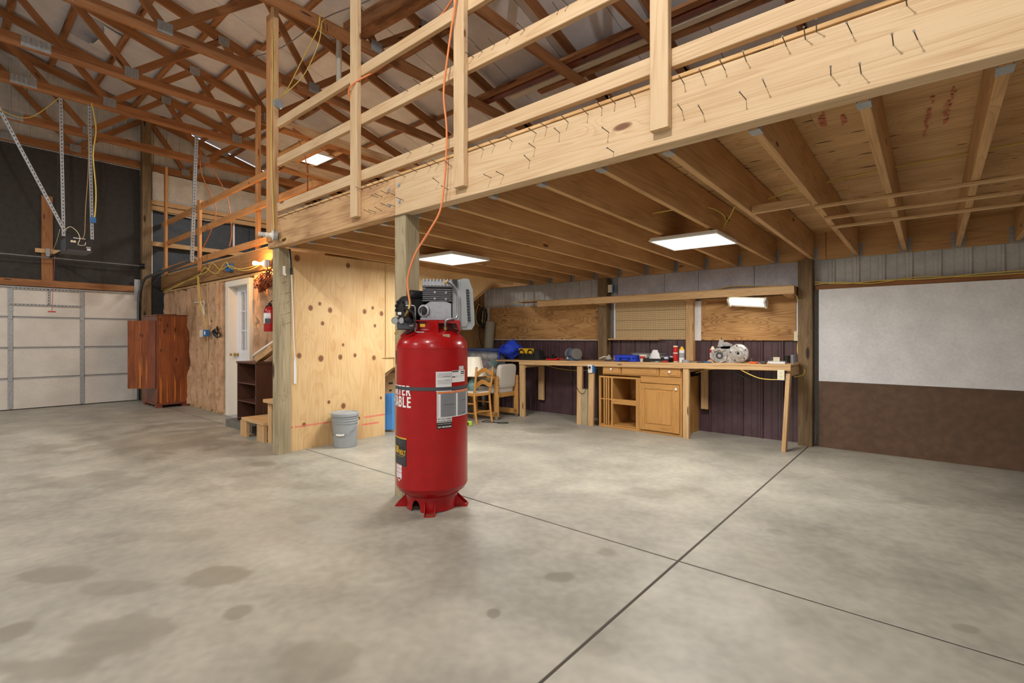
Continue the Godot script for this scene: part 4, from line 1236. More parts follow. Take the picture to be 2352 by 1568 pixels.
	patch("label", "print_a", t, e, 6, 31, .872, .882)
	patch("label", "print_d", t, e + .0003, 7, 97, .687, .873)
	patch("label", "label_white", t, e, 7.2, 31.5, .655, .686)
	patch("label", "label_black", t, e, 7.2, 31.5, .612, .655)
	patch("label", "print_v", t, e, -93, -42, .338, .54)
	patch("label", "print_s", t, e + .0004, -71, -53, .25, .345)
	patch("label", "label_black", t, e, -100, -75, 1.06, 1.155)
	var ar := MB.new()
	ar.face([V(sin(deg_to_rad(-71)) * e, .25, cos(deg_to_rad(-71)) * e), V(sin(deg_to_rad(-53)) * e, .25, cos(deg_to_rad(-53)) * e), V(sin(deg_to_rad(-62)) * e, .222, cos(deg_to_rad(-62)) * e)], [Vector2.ZERO, Vector2.ZERO, Vector2.ZERO], V(-.8, 0, .5))
	put(ar, "label_tip", "label_white", t)
	# lettering on the shell
	var rt := deg_to_rad(-33.5)
	for q in [["PORTER", .285, .072, .876, "text_white", -33.5], ["CABLE", .238, .078, .795, "text_white", -33.5], ["240", .064, .052, .448, "label_gold", -62.0], ["VOLT", .078, .036, .434, "label_gold", -43.5]]:
		var mid: float = deg_to_rad(q[5]) - q[1] / 2 / r
		inst(text_mesh(q[0], q[1], q[2], .0012, r + .0005 + (.0012 if q[4] == "label_gold" else 0.0), mid), "lettering", q[4], t, V(0, q[3], 0))
	for q in [["This Unit is Eligible", .105, .011, .678, "label_black"], ["for On-Site Service", .105, .012, .664, "label_black"], ["Call 1-888-559-8550", .1, .011, .624, "text_white"], ["for your local dealer", .1, .006, .644, "text_white"]]:
		inst(text_mesh(q[0], q[1], q[2], .0008, e + .0003, deg_to_rad(19.5)), "lettering", q[4], t, V(0, q[3], 0))
	# red saddle that carries the pump
	var sd := thing_child(t, "pump_saddle")
	bxp("deck", "red_paint", sd, V(-.115, 1.368, -.2), V(.2, 1.376, .12))
	exq("saddle_cheek", "red_paint", sd, [Vector2(-.02, 1.375), Vector2(.2, 1.375), Vector2(.2, 1.28), Vector2(.175, 1.375 - .02), Vector2(.0, 1.355), Vector2(-.02, 1.28)], .006, Transform3D(Basis(), V(0, 0, .115)))
	exq("saddle_cheek", "red_paint", sd, [Vector2(-.12, 1.375), Vector2(.1, 1.375), Vector2(.1, 1.27), Vector2(-.08, 1.3)], .006, Transform3D(Basis(Vector3.UP, -PI / 2 + .7), V(-.02, 0, .12)))
	exq("saddle_cheek", "red_paint", sd, [Vector2(-.12, 1.375), Vector2(.12, 1.375), Vector2(.12, 1.27), Vector2(-.12, 1.29)], .006, Transform3D(Basis(Vector3.UP, PI / 2), V(.196, 0, .0)))
	exq("saddle_cheek", "red_paint", sd, [Vector2(-.115, 1.375), Vector2(.2, 1.375), Vector2(.2, 1.29), Vector2(-.115, 1.29)], .006, Transform3D(Basis(), V(0, 0, -.2)))
	bxp("label", "label_gold", sd, V(-.085, 1.325, .135), V(-.05, 1.348, .14))
	lt("flange", "red_paint", t, [Vector2(0, 0), Vector2(.055, 0), Vector2(.055, .02), Vector2(.045, .024), Vector2(0, .024)], V(-.175, 1.275, .06), Basis(Vector3.FORWARD, -.55), 20)
	patch_flat(t)
	# pump: crankcase, finned cylinder, head
	var p := thing_child(t, "pump")
	exq("crankcase", "cast_alu", p, [Vector2(-.07, 1.39), Vector2(.14, 1.39), Vector2(.14, 1.5), Vector2(.1, 1.515), Vector2(-.01, 1.515), Vector2(-.075, 1.475), Vector2(-.082, 1.41)], .17, Transform3D(Basis(), V(0, 0, -.09)))
	bxp("crankcase_foot", "cast_alu", p, V(-.085, 1.376, -.1), V(.15, 1.394, .095), .004)
	lt("bearing_cap", "cast_alu", p, [Vector2(0, 0), Vector2(.046, 0), Vector2(.046, .014), Vector2(.034, .018), Vector2(.034, .012), Vector2(0, .012)], V(-.055, 1.445, .075), Basis(Vector3.UP, -.5) * Basis(Vector3.RIGHT, PI / 2), 24)
	lt("sight_glass", "black_plastic", p, [Vector2(0, 0), Vector2(.032, 0), Vector2(0, .002)], V(-.061, 1.445, .0875), Basis(Vector3.UP, -.5) * Basis(Vector3.RIGHT, PI / 2), 20)
	bxp("cylinder_core", "dark_grey", p, V(-.05, 1.515, -.08), V(.135, 1.615, .07), .01)
	for k in 7:
		bxp("cooling_fin", "cast_alu", p, V(-.068, 1.518 + k * .014, -.095), V(.15, 1.523 + k * .014, .088), .002)
	bxp("head", "cast_alu", p, V(-.07, 1.62, -.098), V(.152, 1.672, .09), .012)
	for k in 9:
		bxp("head_rib", "cast_alu", p, V(-.066 + k * .0245, 1.628, -.1), V(-.056 + k * .0245, 1.68, .096), .003)
	for q in [[.02, 1.58], [.1, 1.578], [.02, 1.535], [.1, 1.533], [.02, 1.4], [.1, 1.4], [-.03, 1.4]]:
		lt("bolt", "steel", p, [Vector2(0, 0), Vector2(.009, 0), Vector2(.009, .012), Vector2(0, .012)], V(q[0], q[1], .085 if q[1] > 1.5 else .08), Basis(Vector3.RIGHT, PI / 2), 6)
	# discharge tube
	tb("discharge_tube", "steel", t, crv([V(.105, 1.655, .09), V(.13, 1.655, .12), V(.165, 1.62, .125), V(.185, 1.575, .12), V(.185, 1.44, .12), V(.175, 1.395, .125), V(.13, 1.385, .13), V(.1, 1.372, .13), V(.095, 1.33, .125), V(.095, 1.3, .12)]), .0085, 10)
	lt("fitting", "brass", t, [Vector2(0, 0), Vector2(.016, 0), Vector2(.016, .02), Vector2(.011, .024), Vector2(.011, .045), Vector2(0, .045)], V(.095, 1.305, .12), Basis(), 6)
	lt("fitting", "brass", t, [Vector2(0, 0), Vector2(.015, 0), Vector2(.015, .02), Vector2(0, .022)], V(.1, 1.655, .082), Basis(Vector3.RIGHT, PI / 2), 6)
	# belt guard with louvres
	var g := thing_child(t, "belt_guard")
	exq("guard_shell", "guard_grey", g, [Vector2(.115, 1.4), Vector2(.17, 1.32), Vector2(.208, 1.31), Vector2(.26, 1.31), Vector2(.283, 1.348), Vector2(.279, 1.45), Vector2(.266, 1.61), Vector2(.238, 1.688), Vector2(.2, 1.692), Vector2(.165, 1.68), Vector2(.115, 1.64)], .3, Transform3D(Basis(Vector3.UP, .12), V(0, 0, -.22)))
	exq("guard_lip", "guard_grey", g, [Vector2(.215, 1.33), Vector2(.252, 1.33), Vector2(.264, 1.36), Vector2(.25, 1.6), Vector2(.23, 1.668), Vector2(.212, 1.672)], .012, Transform3D(Basis(Vector3.UP, .12), V(0, 0, .078)))
	for k in 12:
		var y := 1.375 + k * .0205
		bxp("louvre", "black_plastic", g, V(.262 - (y - 1.37) * .055, y, .04), V(.285 - (y - 1.37) * .055, y + .008, .066), .002)
	bxp("guard_slot", "black_plastic", g, V(.15, 1.63, .06), V(.185, 1.678, .095))
	# motor
	var mo := thing_child(t, "motor")
	mo.position = V(-.11, 1.47, -.08)
	mo.rotation_degrees.y = -55
	lt("motor_body", "black_plastic", mo, [Vector2(0, -.14), Vector2(.07, -.14), Vector2(.088, -.125), Vector2(.092, -.1), Vector2(.092, .1), Vector2(.088, .125), Vector2(.07, .145), Vector2(0, .15)], Vector3.ZERO, Basis(Vector3.RIGHT, PI / 2), 28)
	for k in 10:
		var an := TAU * k / 10.0
		bxp("end_rib", "black_rubber", mo, V(sin(an) * .055 - .01, cos(an) * .055 - .01, .12), V(sin(an) * .055 + .01, cos(an) * .055 + .01, .158), .003)
	lt("capacitor_cover", "black_plastic", mo, [Vector2(0, -.09), Vector2(.03, -.09), Vector2(.036, -.08), Vector2(.036, .08), Vector2(.03, .09), Vector2(0, .09)], V(.03, .1, .0), Basis(Vector3.RIGHT, PI / 2), 16)
	bxp("motor_foot", "black_plastic", mo, V(-.08, -.11, -.1), V(.08, -.085, .1))
	# regulator, gauges and pressure switch
	var rg := thing_child(t, "regulator")
	rg.position = V(-.185, 1.335, .12)
	for q in [[-.075, .035, .05, 26], [-.03, .035, .06, 22]]:
		lt("gauge", "chrome", rg, [Vector2(0, -.03), Vector2(q[3] / 1000.0, -.03), Vector2(q[3] / 1000.0, 0), Vector2(q[3] / 1000.0 - .003, .003), Vector2(q[3] / 1000.0 - .004, .0), Vector2(0, .0)], V(q[0], q[1], q[2]), Basis(Vector3.UP, -.35) * Basis(Vector3.RIGHT, PI / 2), 20)
		lt("gauge_face", "grey_plastic", rg, [Vector2(0, .001), Vector2(q[3] / 1000.0 - .005, .001)], V(q[0], q[1], q[2]), Basis(Vector3.UP, -.35) * Basis(Vector3.RIGHT, PI / 2), 20)
	lt("regulator_knob", "black_plastic", rg, [Vector2(0, 0), Vector2(.02, 0), Vector2(.022, .015), Vector2(.018, .04), Vector2(0, .042)], V(.012, .04, .05), Basis(Vector3.UP, .3) * Basis(Vector3.RIGHT, PI / 2), 12)
	bxp("switch_box", "black_plastic", rg, V(-.05, .05, -.03), V(.02, .1, .03), .008)
	bxp("body", "dark_grey", rg, V(-.06, -.03, -.01), V(.04, .03, .05), .008)
	bxp("switch_lever", "label_white", rg, V(-.055, .075, .04), V(-.03, .095, .055))
	tb("outlet", "steel", rg, [V(.03, .0, .04), V(.07, .0, .07)], .012, 10)
	tb("elbow", "brass", rg, crv([V(-.0, .07, .04), V(.015, .1, .06), V(.028, .135, .055), V(.03, .168, .05)]), .01, 8)
	tb("pipe", "steel", rg, crv([V(.0, .14, .05), V(.045, .142, .05), V(.065, .13, .05), V(.067, .06, .05), V(.067, -.02, .05), V(.075, -.045, .05), V(.13, -.047, .06)], 4), .0055, 8)
	tb("hose", "black_rubber", rg, crv([V(.0, .12, .07), V(.05, .09, .1), V(.065, .03, .1), V(.05, -.03, .09), V(.0, -.055, .06)]), .007, 8)
	tb("valve_ring", "brass", rg, crv([V(-.055, -.02, .06), V(-.075, -.055, .06), V(-.06, -.06, .065), V(-.05, -.03, .065)]), .003, 6)
	var hs := tb("air_hose", "orange_cord", null, crv([V(-2.821, 1.5, -2.192), V(-2.838, 1.58, -2.19), V(-2.84, 1.68, -2.19), V(-2.77, 1.84, -2.2), V(-2.66, 2.0, -2.24), V(-2.6, 2.13, -2.28), V(-2.583, 2.3, -2.3), V(-2.57, 2.45, -2.305), V(-2.565, 2.7, -2.31), V(-2.585, 2.95, -2.3), V(-2.53, 3.2, -2.29), V(-2.46, 3.45, -2.28), V(-2.44, 3.62, -2.3), V(-2.5, 3.66, -2.36), V(-2.75, 3.62, -2.42), V(-3.1, 3.58, -2.44), V(-3.5, 3.5, -2.42), V(-3.75, 3.36, -2.28), V(-3.85, 3.2, -2.41)], 6), .0075, 8)
	meta(hs, "orange air hose hanging from the loft railing down to the compressor", "hose")

func patch_flat(t: Node) -> void:
	var m := MB.new()
	m.T = Transform3D(Basis(Vector3.RIGHT, -.75), V(.1, 1.262, .215))
	m.box(Vector3.ZERO, V(.05, .001, .03), 0)
	put(m, "nameplate", "ivory", t)

# ---------------------------------------------------------------- workbench
func by(x: float) -> float:
	return .93 + (x + 2.7) * .0175     # top of the slightly sloping bench

func bench() -> void:
	var t := thing("workbench", "long rough timber workbench against the purple metal wall", "workbench", V(-3.35, 0, -6.33))
	var ox := 3.35
	bd("bench_top", "fir", t, V(-5.5 + ox, by(-5.5) - .012, -.0), V(-1.165 + ox, by(-1.165) - .012, -.0), .6, .024)
	bd("front_rail", "fir", t, V(-4.99 + ox, by(-4.99) - .047, .285), V(-1.165 + ox, by(-1.165) - .047, .285), .04, .045)
	bd("end_rail", "fir", t, V(-1.19 + ox, by(-1.19) - .08, .26), V(-1.19 + ox, by(-1.19) - .08, -.28), .04, .1)
	for q in [-4.9, -2.3]:
		bd("cross_rail", "fir", t, V(q + ox, by(q) - .07, .26), V(q + ox, by(q) - .07, -.27), .04, .09)
	bd("leg", "fir", t, V(-1.235 + ox, 0, .26), V(-1.19 + ox, by(-1.19) - .1, .26), .042, .09, Vector3.BACK)
	bd("leg", "fir", t, V(-3.875 + ox, 0, .27), V(-3.87 + ox, by(-3.87) - .03, .27), .085, .04, Vector3.BACK)
	bd("leg", "fir", t, V(-3.69 + ox, 0, .27), V(-3.675 + ox, by(-3.67) - .03, .27), .085, .04, Vector3.BACK)
	bd("leg", "fir", t, V(-4.94 + ox, 0, .27), V(-4.95 + ox, by(-4.95) - .03, .27), .1, .04, Vector3.BACK)
	bd("leg", "fir", t, V(-2.32 + ox, 0, .265), V(-2.32 + ox, by(-2.32) - .03, .265), .075, .05, Vector3.BACK)
	bd("wall_cleat", "fir", t, V(-4.975 + ox, .21, -.27), V(-4.975 + ox, by(-4.97) - .03, -.27), .11, .04, Vector3.BACK)
	bd("wall_cleat", "fir", t, V(-2.28 + ox, .31, -.27), V(-2.28 + ox, by(-2.28) - .03, -.27), .09, .04, Vector3.BACK)
	bd("diagonal_brace", "dark_grey", t, V(-2.0 + ox, .86, -.2), V(-1.72 + ox, .73, -.25), .03, .02)
	var bk := bd("post_offcut", "treated", null, V(-3.785, 0, -6.08), V(-3.78, .51, -6.08), .1, .1, Vector3.BACK)
	meta(bk, "short treated post offcut standing between two bench legs", "offcut")
	# old vanity cabinet
	var c := thing("vanity_cabinet", "worn oak vanity cabinet with open shelves and one panel door", "cabinet", V(-3.57, 0, -6.08))
	bxp("side_panel", "oak", c, V(0, .0, -.55), V(.016, .715, -.02))
	bxp("side_panel", "oak", c, V(1.17, 0, -.6), V(1.186, .74, -.02))
	bxp("back_panel", "oak", c, V(0.016, .02, -.56), V(1.17, .7, -.55))
	bxp("divider", "oak", c, V(.595, .03, -.55), V(.61, .7, -.02))
	bxp("divider", "oak", c, V(.19, .03, -.55), V(.2, .7, -.02))
	bxp("bottom_board", "oak", c, V(.016, .03, -.55), V(1.17, .045, -.02))
	bxp("shelf", "oak", c, V(.2, .345, -.55), V(.6, .36, -.03))
	# face frame
	for e in [[0, .025, 0, .715], [.07, .09, .03, .7], [.105, .125, .03, .7], [.14, .16, .03, .7], [.185, .215, .0, .715], [.56, .625, 0, .715], [1.155, 1.19, 0, .74]]:
		bxp("face_stile", "oak", c, V(e[0], e[2], -.02), V(e[1], e[3], 0))
	for e in [[.0, .63, .69, .715], [.2, .57, .335, .405], [.0, 1.19, 0, .03], [0, .2, .385, .4], [.632, 1.19, .655, .738]]:
		bxp("face_rail", "oak", c, V(e[0], e[2], -.019), V(e[1], e[3], .001))
	var d := thing_child(c, "door")
	bxp("door_frame", "oak", d, V(.62, .04, .0), V(.7, .65, .02))
	bxp("door_frame", "oak", d, V(1.08, .04, .0), V(1.16, .65, .02))
	bxp("door_frame", "oak", d, V(.7, .58, .0), V(1.08, .65, .02))
	bxp("door_frame", "oak", d, V(.7, .04, .0), V(1.08, .11, .02))
	bxp("door_field", "oak", d, V(.69, .1, .002), V(1.09, .59, .01))
	bxp("raised_panel", "oak", d, V(.725, .135, .008), V(1.055, .555, .018), .007)
	lt("knob", "porcelain", d, [Vector2(0, 0), Vector2(.007, 0), Vector2(.007, .01), Vector2(.016, .016), Vector2(.016, .022), Vector2(.005, .027), Vector2(0, .027)], V(1.125, .6, .02), Basis(Vector3.RIGHT, PI / 2), 16)
	# drawer row above
	bxp("apron", "oak", c, V(.06, .735, -.04), V(1.186, .89, -.002))
	for e in [[.075, .345, true], [.365, .89, false], [.905, 1.175, true]]:
		var w := thing_child(c, "drawer")
		bxp("drawer_front", "oak", w, V(e[0], .75, .0), V(e[1], .88, .016), .006)
		bxp("raised_panel", "oak", w, V(e[0] + .025, .772, .014), V(e[1] - .025, .858, .021), .006)
		if e[2]:
			lt("knob", "porcelain", w, [Vector2(0, 0), Vector2(.007, 0), Vector2(.007, .01), Vector2(.016, .016), Vector2(.016, .022), Vector2(.005, .027), Vector2(0, .027)], V((e[0] + e[1]) / 2, .815, .02), Basis(Vector3.RIGHT, PI / 2), 16)

func can(nm: String, x: float, z: float, r: float, h: float, body: String, top: String, label: String, cat: String, band := "") -> Node3D:
	var t := thing(nm, label, cat, V(x, by(x), z))
	lt("body", body, t, [Vector2(0, 0), Vector2(r, 0), Vector2(r, h * .78), Vector2(0, h * .78)], Vector3.ZERO, Basis(), 20)
	lt("cap", top, t, [Vector2(r, h * .78), Vector2(r * .96, h * .82), Vector2(r * .6, h * .9), Vector2(r * .45, h * .93), Vector2(r * .45, h), Vector2(0, h)], Vector3.ZERO, Basis(), 20)
	if band:
		lt("label_band", band, t, [Vector2(r + .0006, h * .3), Vector2(r + .0006, h * .6)], Vector3.ZERO, Basis(), 20)
	return t

func outlet(par: Node, at: Vector3, mt := "ivory", duplex := true) -> void:
	var p := thing_child(par, "cover_plate")
	p.position = at
	bxp("plate", mt, p, V(-.035, -.057, 0), V(.035, .057, .005), .002)
	if duplex:
		for y in [-.02, .02]:
			var m := MB.new()
			m.box(V(-.006, y + .004, .0055), V(.0022, .008, .001), 0)
			m.box(V(.006, y + .004, .0055), V(.0022, .008, .001), 0)
			m.box(V(0, y - .007, .0055), V(.004, .004, .001), 0)
			put(m, "slots", "black_hole", p)
	else:
		bxp("switch_toggle", mt, p, V(-.005, -.012, .005), V(.005, .008, .014))

func bench_things() -> void:
	# outlets and switches round the bench
	var o := thing("bench_outlet", "ivory double outlet on the leg at the bench end", "outlet", V(-1.255, .842, -6.01))
	outlet(o, V(0, 0, 0))
	bxp("box", "blue_box", o, V(-.03, -.05, -.05), V(.03, .05, 0))
	o = thing("bench_outlet", "pale double outlet with a black plug beside the drawers", "outlet", V(-3.675, .81, -6.015))
	outlet(o, V(0, 0, 0), "label_white")
	bxp("box", "blue_box", o, V(.036, -.05, -.05), V(.06, .05, .0))
	bxp("plug", "black_plastic", o, V(-.012, .005, .005), V(.012, .035, .03))
	tb("plug_cord", "black_rubber", o, crv([V(0, .01, .02), V(-.03, -.02, .03), V(-.05, -.15, .03), V(-.06, -.3, .02), V(-.12, -.36, .01), V(-.2, -.32, .0), V(-.33, -.1, -.01), V(-.35, .04, -.02), V(-.33, .09, -.05)]), .004, 6)
	o = thing("wall_switch", "ivory light switch on the plywood beside the wall post", "switch", V(-1.21, 1.268, -6.63))
	outlet(o, V(0, 0, 0), "ivory", false)
	o = thing("wall_outlet", "ivory outlet high on the wall post above the shelf", "outlet", V(-3.655, 1.98, -6.545))
	outlet(o, V(0, 0, 0))
	bxp("box", "blue_box", o, V(.0, -.055, -.04), V(.055, .055, 0))
	# blue cloth bag
	var b := thing("cloth_bag", "bright blue crumpled cloth bag on the bench corner", "bag", V(-5.4, by(-5.4), -6.32))
	var nz := FastNoiseLite.new()
	nz.seed = 12
	nz.frequency = 3.0
	var m := MB.new()
	m.sheet(func(u: float, v: float):
		var an: float = u * TAU
		var h: float = v
		var prof := sin(minf(h * 1.25, 1.0) * PI * .5) * (1.0 - pow(h, 4.0) * .55)
		var rr := .02 + .19 * prof * (1.0 + .7 * nz.get_noise_3d(cos(an) * .35, h * .5, sin(an) * .35) + .12 * absf(sin(an * 2.5 + h * 3.0)))
		return V(cos(an) * rr * 1.15 - .04 * h, h * .26 * (1.0 + .16 * sin(an + 1.0)) * (1.0 + .12 * cos(an)), sin(an) * rr * .8), 36, 18, 1, 1, Vector2.ZERO, true)
	put(m, "bag_body", "blue_cloth", b)
	tb("strap", "blue_cloth", b, crv([V(.02, .2, .1), V(-.06, .24, .13), V(-.15, .16, .14), V(-.17, .04, .12), V(-.15, .006, .13)]), .012, 8)
	# black and yellow tool bag
	b = thing("tool_bag", "black tool bag with yellow flap and carry handles", "bag", V(-4.95, by(-4.95), -6.3))
	m = MB.new()
	m.sheet(func(u: float, v: float):
		var an: float = u * TAU
		var c := cos(an)
		var s := sin(an)
		var sx := signf(c) * pow(absf(c), .5)
		var sz := signf(s) * pow(absf(s), .5)
		var k := lerpf(1.0, .82, v) * (1.0 if v < .95 else .05)
		return V(sx * .23 * k, v * .17 + .01 * sin(an * 3) * v, sz * .12 * k), 40, 12, 1, 1, Vector2.ZERO, true)
	put(m, "bag_body", "black_rubber", b)
	bxp("yellow_flap", "yellow", b, V(-.17, .1, .09), V(.12, .185, .125), .01)
	for x in [-.1, .08]:
		tb("handle", "black_plastic", b, crv([V(x - .05, .06, .125), V(x - .045, .14, .14), V(x, .165, .145), V(x + .045, .14, .14), V(x + .05, .06, .125)]), .01, 8)
	# bench grinder
	b = thing("bench_grinder", "blue-grey bench grinder with round wheel guards", "grinder", V(-4.12, by(-4.12), -6.26), -32)
	bxp("base", "grinder_blue", b, V(-.09, 0, -.09), V(.09, .045, .09), .01)
	lt("motor", "grinder_blue", b, [Vector2(0, -.085), Vector2(.06, -.085), Vector2(.072, -.07), Vector2(.075, 0), Vector2(.072, .07), Vector2(.06, .085), Vector2(0, .085)], V(0, .105, 0), Basis(Vector3.FORWARD, PI / 2), 24)
	for s in [-1, 1]:
		lt("wheel_guard", "stone_grey", b, [Vector2(0, -.02), Vector2(.08, -.02), Vector2(.084, -.015), Vector2(.084, .015), Vector2(.08, .02), Vector2(.03, .02), Vector2(.025, .028), Vector2(0, .03)], V(.115 * s, .1, 0), Basis(Vector3.FORWARD, -PI / 2 * s), 28)
		lt("wheel_hub", "galv", b, [Vector2(.03, .021), Vector2(.06, .021), Vector2(.06, .023), Vector2(.03, .023)], V(.115 * s, .1, 0), Basis(Vector3.FORWARD, -PI / 2 * s), 24)
	bxp("nameplate", "ivory", b, V(-.03, .02, .0905), V(.02, .05, .092))
	tb("eye_shield_arm", "dark_grey", b, crv([V(.1, .17, 0), V(.12, .22, -.02), V(.09, .27, -.03)]), .006, 6)
	# red clamp-like tool
	b = thing("bench_vise", "small red and black drill vise lying on the bench", "vise", V(-4.47, by(-4.47), -6.22))
	bxp("bed", "red_plastic", b, V(-.1, 0, -.04), V(.1, .025, .04))
	bxp("jaw", "black_plastic", b, V(-.04, .02, -.035), V(0, .09, .035), .006)
	bxp("jaw", "black_plastic", b, V(.02, .02, -.035), V(.05, .065, .035), .006)
	tb("screw", "red_plastic", b, [V(.05, .03, 0), V(.2, .03, 0)], .008, 8)
	# things on the cabinet side
	b = thing("tap_fitting", "tangled grey valve fitting lying on the bench by the post", "fitting", V(-3.5, by(-3.5), -6.2))
	lt("valve_body", "dirty_alu", b, [Vector2(0, 0), Vector2(.035, 0), Vector2(.05, .03), Vector2(.03, .06), Vector2(.012, .09), Vector2(0, .092)], V(.02, 0, 0), Basis(), 14)
	tb("spout", "dirty_alu", b, crv([V(.02, .05, 0), V(-.05, .06, .01), V(-.12, .03, .02)]), .014, 8)
	tb("pipe", "dark_grey", b, [V(-.02, .012, .04), V(.08, .014, .05)], .012, 8)
	b = thing("parts_box", "small orange-red parts box standing on the bench", "box", V(-3.375, by(-3.375), -6.2), 8)
	bxp("carton", "rust", b, V(-.03, 0, -.02), V(.03, .075, .02))
	lt("emblem", "ivory", b, [Vector2(.012, .0205), Vector2(.02, .0205), Vector2(.02, .0215), Vector2(.012, .0215)], V(0, .037, 0), Basis(Vector3.RIGHT, PI / 2), 16)
	b = thing("plastic_bag", "crumpled bag of yellowish parts beside the blue case", "bag", V(-3.27, by(-3.27), -6.18))
	m = MB.new()
	m.sheet(func(u: float, v: float): return V(lerpf(-.06, .06, u), .004 + .05 * sin(u * PI) * sin(v * PI) * (1 + .6 * nz.get_noise_2d(u * 2, v * 2)), lerpf(-.04, .04, v)), 14, 10)
	put(m, "bag_film", "ivory", b)
	b = thing("drill_case", "bright blue plastic tool case with a black handle", "case", V(-3.17, by(-3.17), -6.14))
	bxp("lower_shell", "blue_plastic", b, V(-.155, 0, -.1), V(.155, .045, .06), .008)
	bxp("upper_shell", "blue_plastic", b, V(-.155, .047, -.1), V(.155, .09, .06), .01)
	tb("handle", "black_plastic", b, crv([V(-.06, .045, .062), V(-.055, .02, .085), V(.0, .012, .088), V(.055, .02, .085), V(.06, .045, .062)], 4), .007, 8)
	for x in [-.1, .1]:
		bxp("latch", "blue_plastic", b, V(x - .015, .03, .06), V(x + .015, .062, .066))
	b = thing("grey_tray", "flat grey tray lying behind the blue case", "tray", V(-3.0, by(-3.0), -6.45))
	bxp("tray_base", "grey_plastic", b, V(-.2, .0, -.08), V(.2, .1, .08), .006)
	bxp("tray_lip", "grey_plastic", b, V(-.22, .1, -.09), V(.22, .108, .09))
	b = thing("compound_tub", "white tub with a red printed label", "tub", V(-2.96, by(-2.96), -6.2))
	lt("tub", "dirty_white", b, [Vector2(0, 0), Vector2(.048, 0), Vector2(.054, .085), Vector2(0, .085)], Vector3.ZERO, Basis(), 20)
	lt("lid", "ivory", b, [Vector2(.057, .083), Vector2(.057, .096), Vector2(.05, .099), Vector2(0, .099)], Vector3.ZERO, Basis(), 20)
	var lb := MB.new()
	lb.lathe([Vector2(.0525, .045), Vector2(.0545, .072)], 10, -.5, .9)
	put(lb, "red_label", "red_plastic", b)
	b = thing("parts_tray", "long black plastic tray of loose hardware", "tray", V(-2.75, by(-2.75), -6.22))
	m = MB.new()
	m.bx(V(-.17, 0, -.1), V(.2, .006, .1), .001)
	for e in [[V(-.17, 0, -.1), V(-.16, .05, .1)], [V(.19, 0, -.1), V(.2, .05, .1)], [V(-.17, 0, -.1), V(.2, .05, -.09)], [V(-.17, 0, .09), V(.2, .045, .1)]]:
		m.bx(e[0], e[1], .002)
	put(m, "tray", "black_plastic", b)
	b = thing("hardware_bag", "clear crumpled bag of hardware standing in the black tray", "bag", V(-2.8, by(-2.8) + .008, -6.22))
	m = MB.new()
	m.sheet(func(u: float, v: float):
		var an: float = u * TAU
		return V(cos(an) * .1 * (1 - v * .7) * (1 + .3 * nz.get_noise_2d(u * 4, v)), v * .15, sin(an) * .05 * (1 - v * .8)), 24, 8, 1, 1, Vector2.ZERO, true)
	put(m, "bag_film", "label_white", b)
	for e in [[-2.655, .028, .07, "label_white", "cloth_blue", "small white jar with a blue band in the tray row"], [-2.575, .032, .065, "black_plastic", "dirty_white", "small black jar with a white lid in the tray row"]]:
		b = thing("small_jar", e[5], "jar", V(e[0], by(e[0]) + .01, -6.24))
		lt("jar", e[3], b, [Vector2(0, 0), Vector2(e[1], 0), Vector2(e[1], e[2] * .8), Vector2(0, e[2] * .8)], Vector3.ZERO, Basis(), 16)
		lt("lid", e[4], b, [Vector2(e[1], e[2] * .8), Vector2(e[1], e[2]), Vector2(0, e[2])], Vector3.ZERO, Basis(), 16)
	b = thing("caulk_tube", "upright red tube with white print on the bench", "tube", V(-2.515, by(-2.515), -6.2))
	lt("tube", "red_plastic", b, [Vector2(0, .012), Vector2(.029, .012), Vector2(.029, .195), Vector2(0, .195)], Vector3.ZERO, Basis(), 20)
	lt("cap", "ivory", b, [Vector2(0, .195), Vector2(.029, .195), Vector2(.029, .212), Vector2(0, .212)], Vector3.ZERO, Basis(), 20)
	lt("base", "ivory", b, [Vector2(0, 0), Vector2(.029, 0), Vector2(.029, .012)], Vector3.ZERO, Basis(), 20)
	lt("label_band", "dirty_white", b, [Vector2(.0294, .11), Vector2(.0294, .125)], Vector3.ZERO, Basis(), 20)
	can("spray_can", -2.42, -6.17, .033, .2, "label_white", "yellow", "white spray bottle with a yellow top on the bench", "spray can", "grey_plastic")
	can("spray_can", -2.08, -6.3, .032, .2, "red_plastic", "ivory", "red and white aerosol can beside the metal gearbox", "spray can", "label_white")
	gearbox()
	# loose tools
	for e in [[-2.62, -6.06, .12, .012, "red_plastic", 82, "red-handled screwdriver lying along the bench edge", "screwdriver"], [-2.72, -6.05, .1, .008, "steel", 86, "bright steel wrench lying at the bench edge by the tray", "wrench"], [-2.2, -6.1, .16, .01, "dark_grey", 80, "dark pliers with blue grips beside the stud", "pliers"], [-1.47, -6.07, .13, .014, "dark_grey", 60, "dark hammer-like tool near the bench end", "tool"]]:
		b = thing(e[7], e[6], e[7], V(e[0], by(e[0]) + e[3], e[1]), e[5])
		tb("handle", e[4], b, [V(0, 0, 0), V(0, 0, e[2] * .5)], e[3], 8)
		tb("shank", "steel", b, [V(0, 0, 0), V(0, -.003, -e[2] * .6)], e[3] * .4, 6)
		bxp("head", "steel" if e[7] != "tool" else "orange", b, V(-.012, -e[3], -e[2] * .62), V(.012, e[3] * .3, -e[2] * .5))
	b = thing("pliers", "pliers with blue grips spread on the bench near the stud", "pliers", V(-2.13, by(-2.13) + .012, -6.14), 70)
	for s in [-1, 1]:
		tb("grip", "blue_box", b, crv([V(.005 * s, 0, 0), V(.025 * s, 0, .05), V(.02 * s, 0, .12)], 4), .008, 8)
		tb("jaw", "dark_grey", b, [V(.004 * s, 0, 0), V(.003 * s, 0, -.05)], .007, 6)
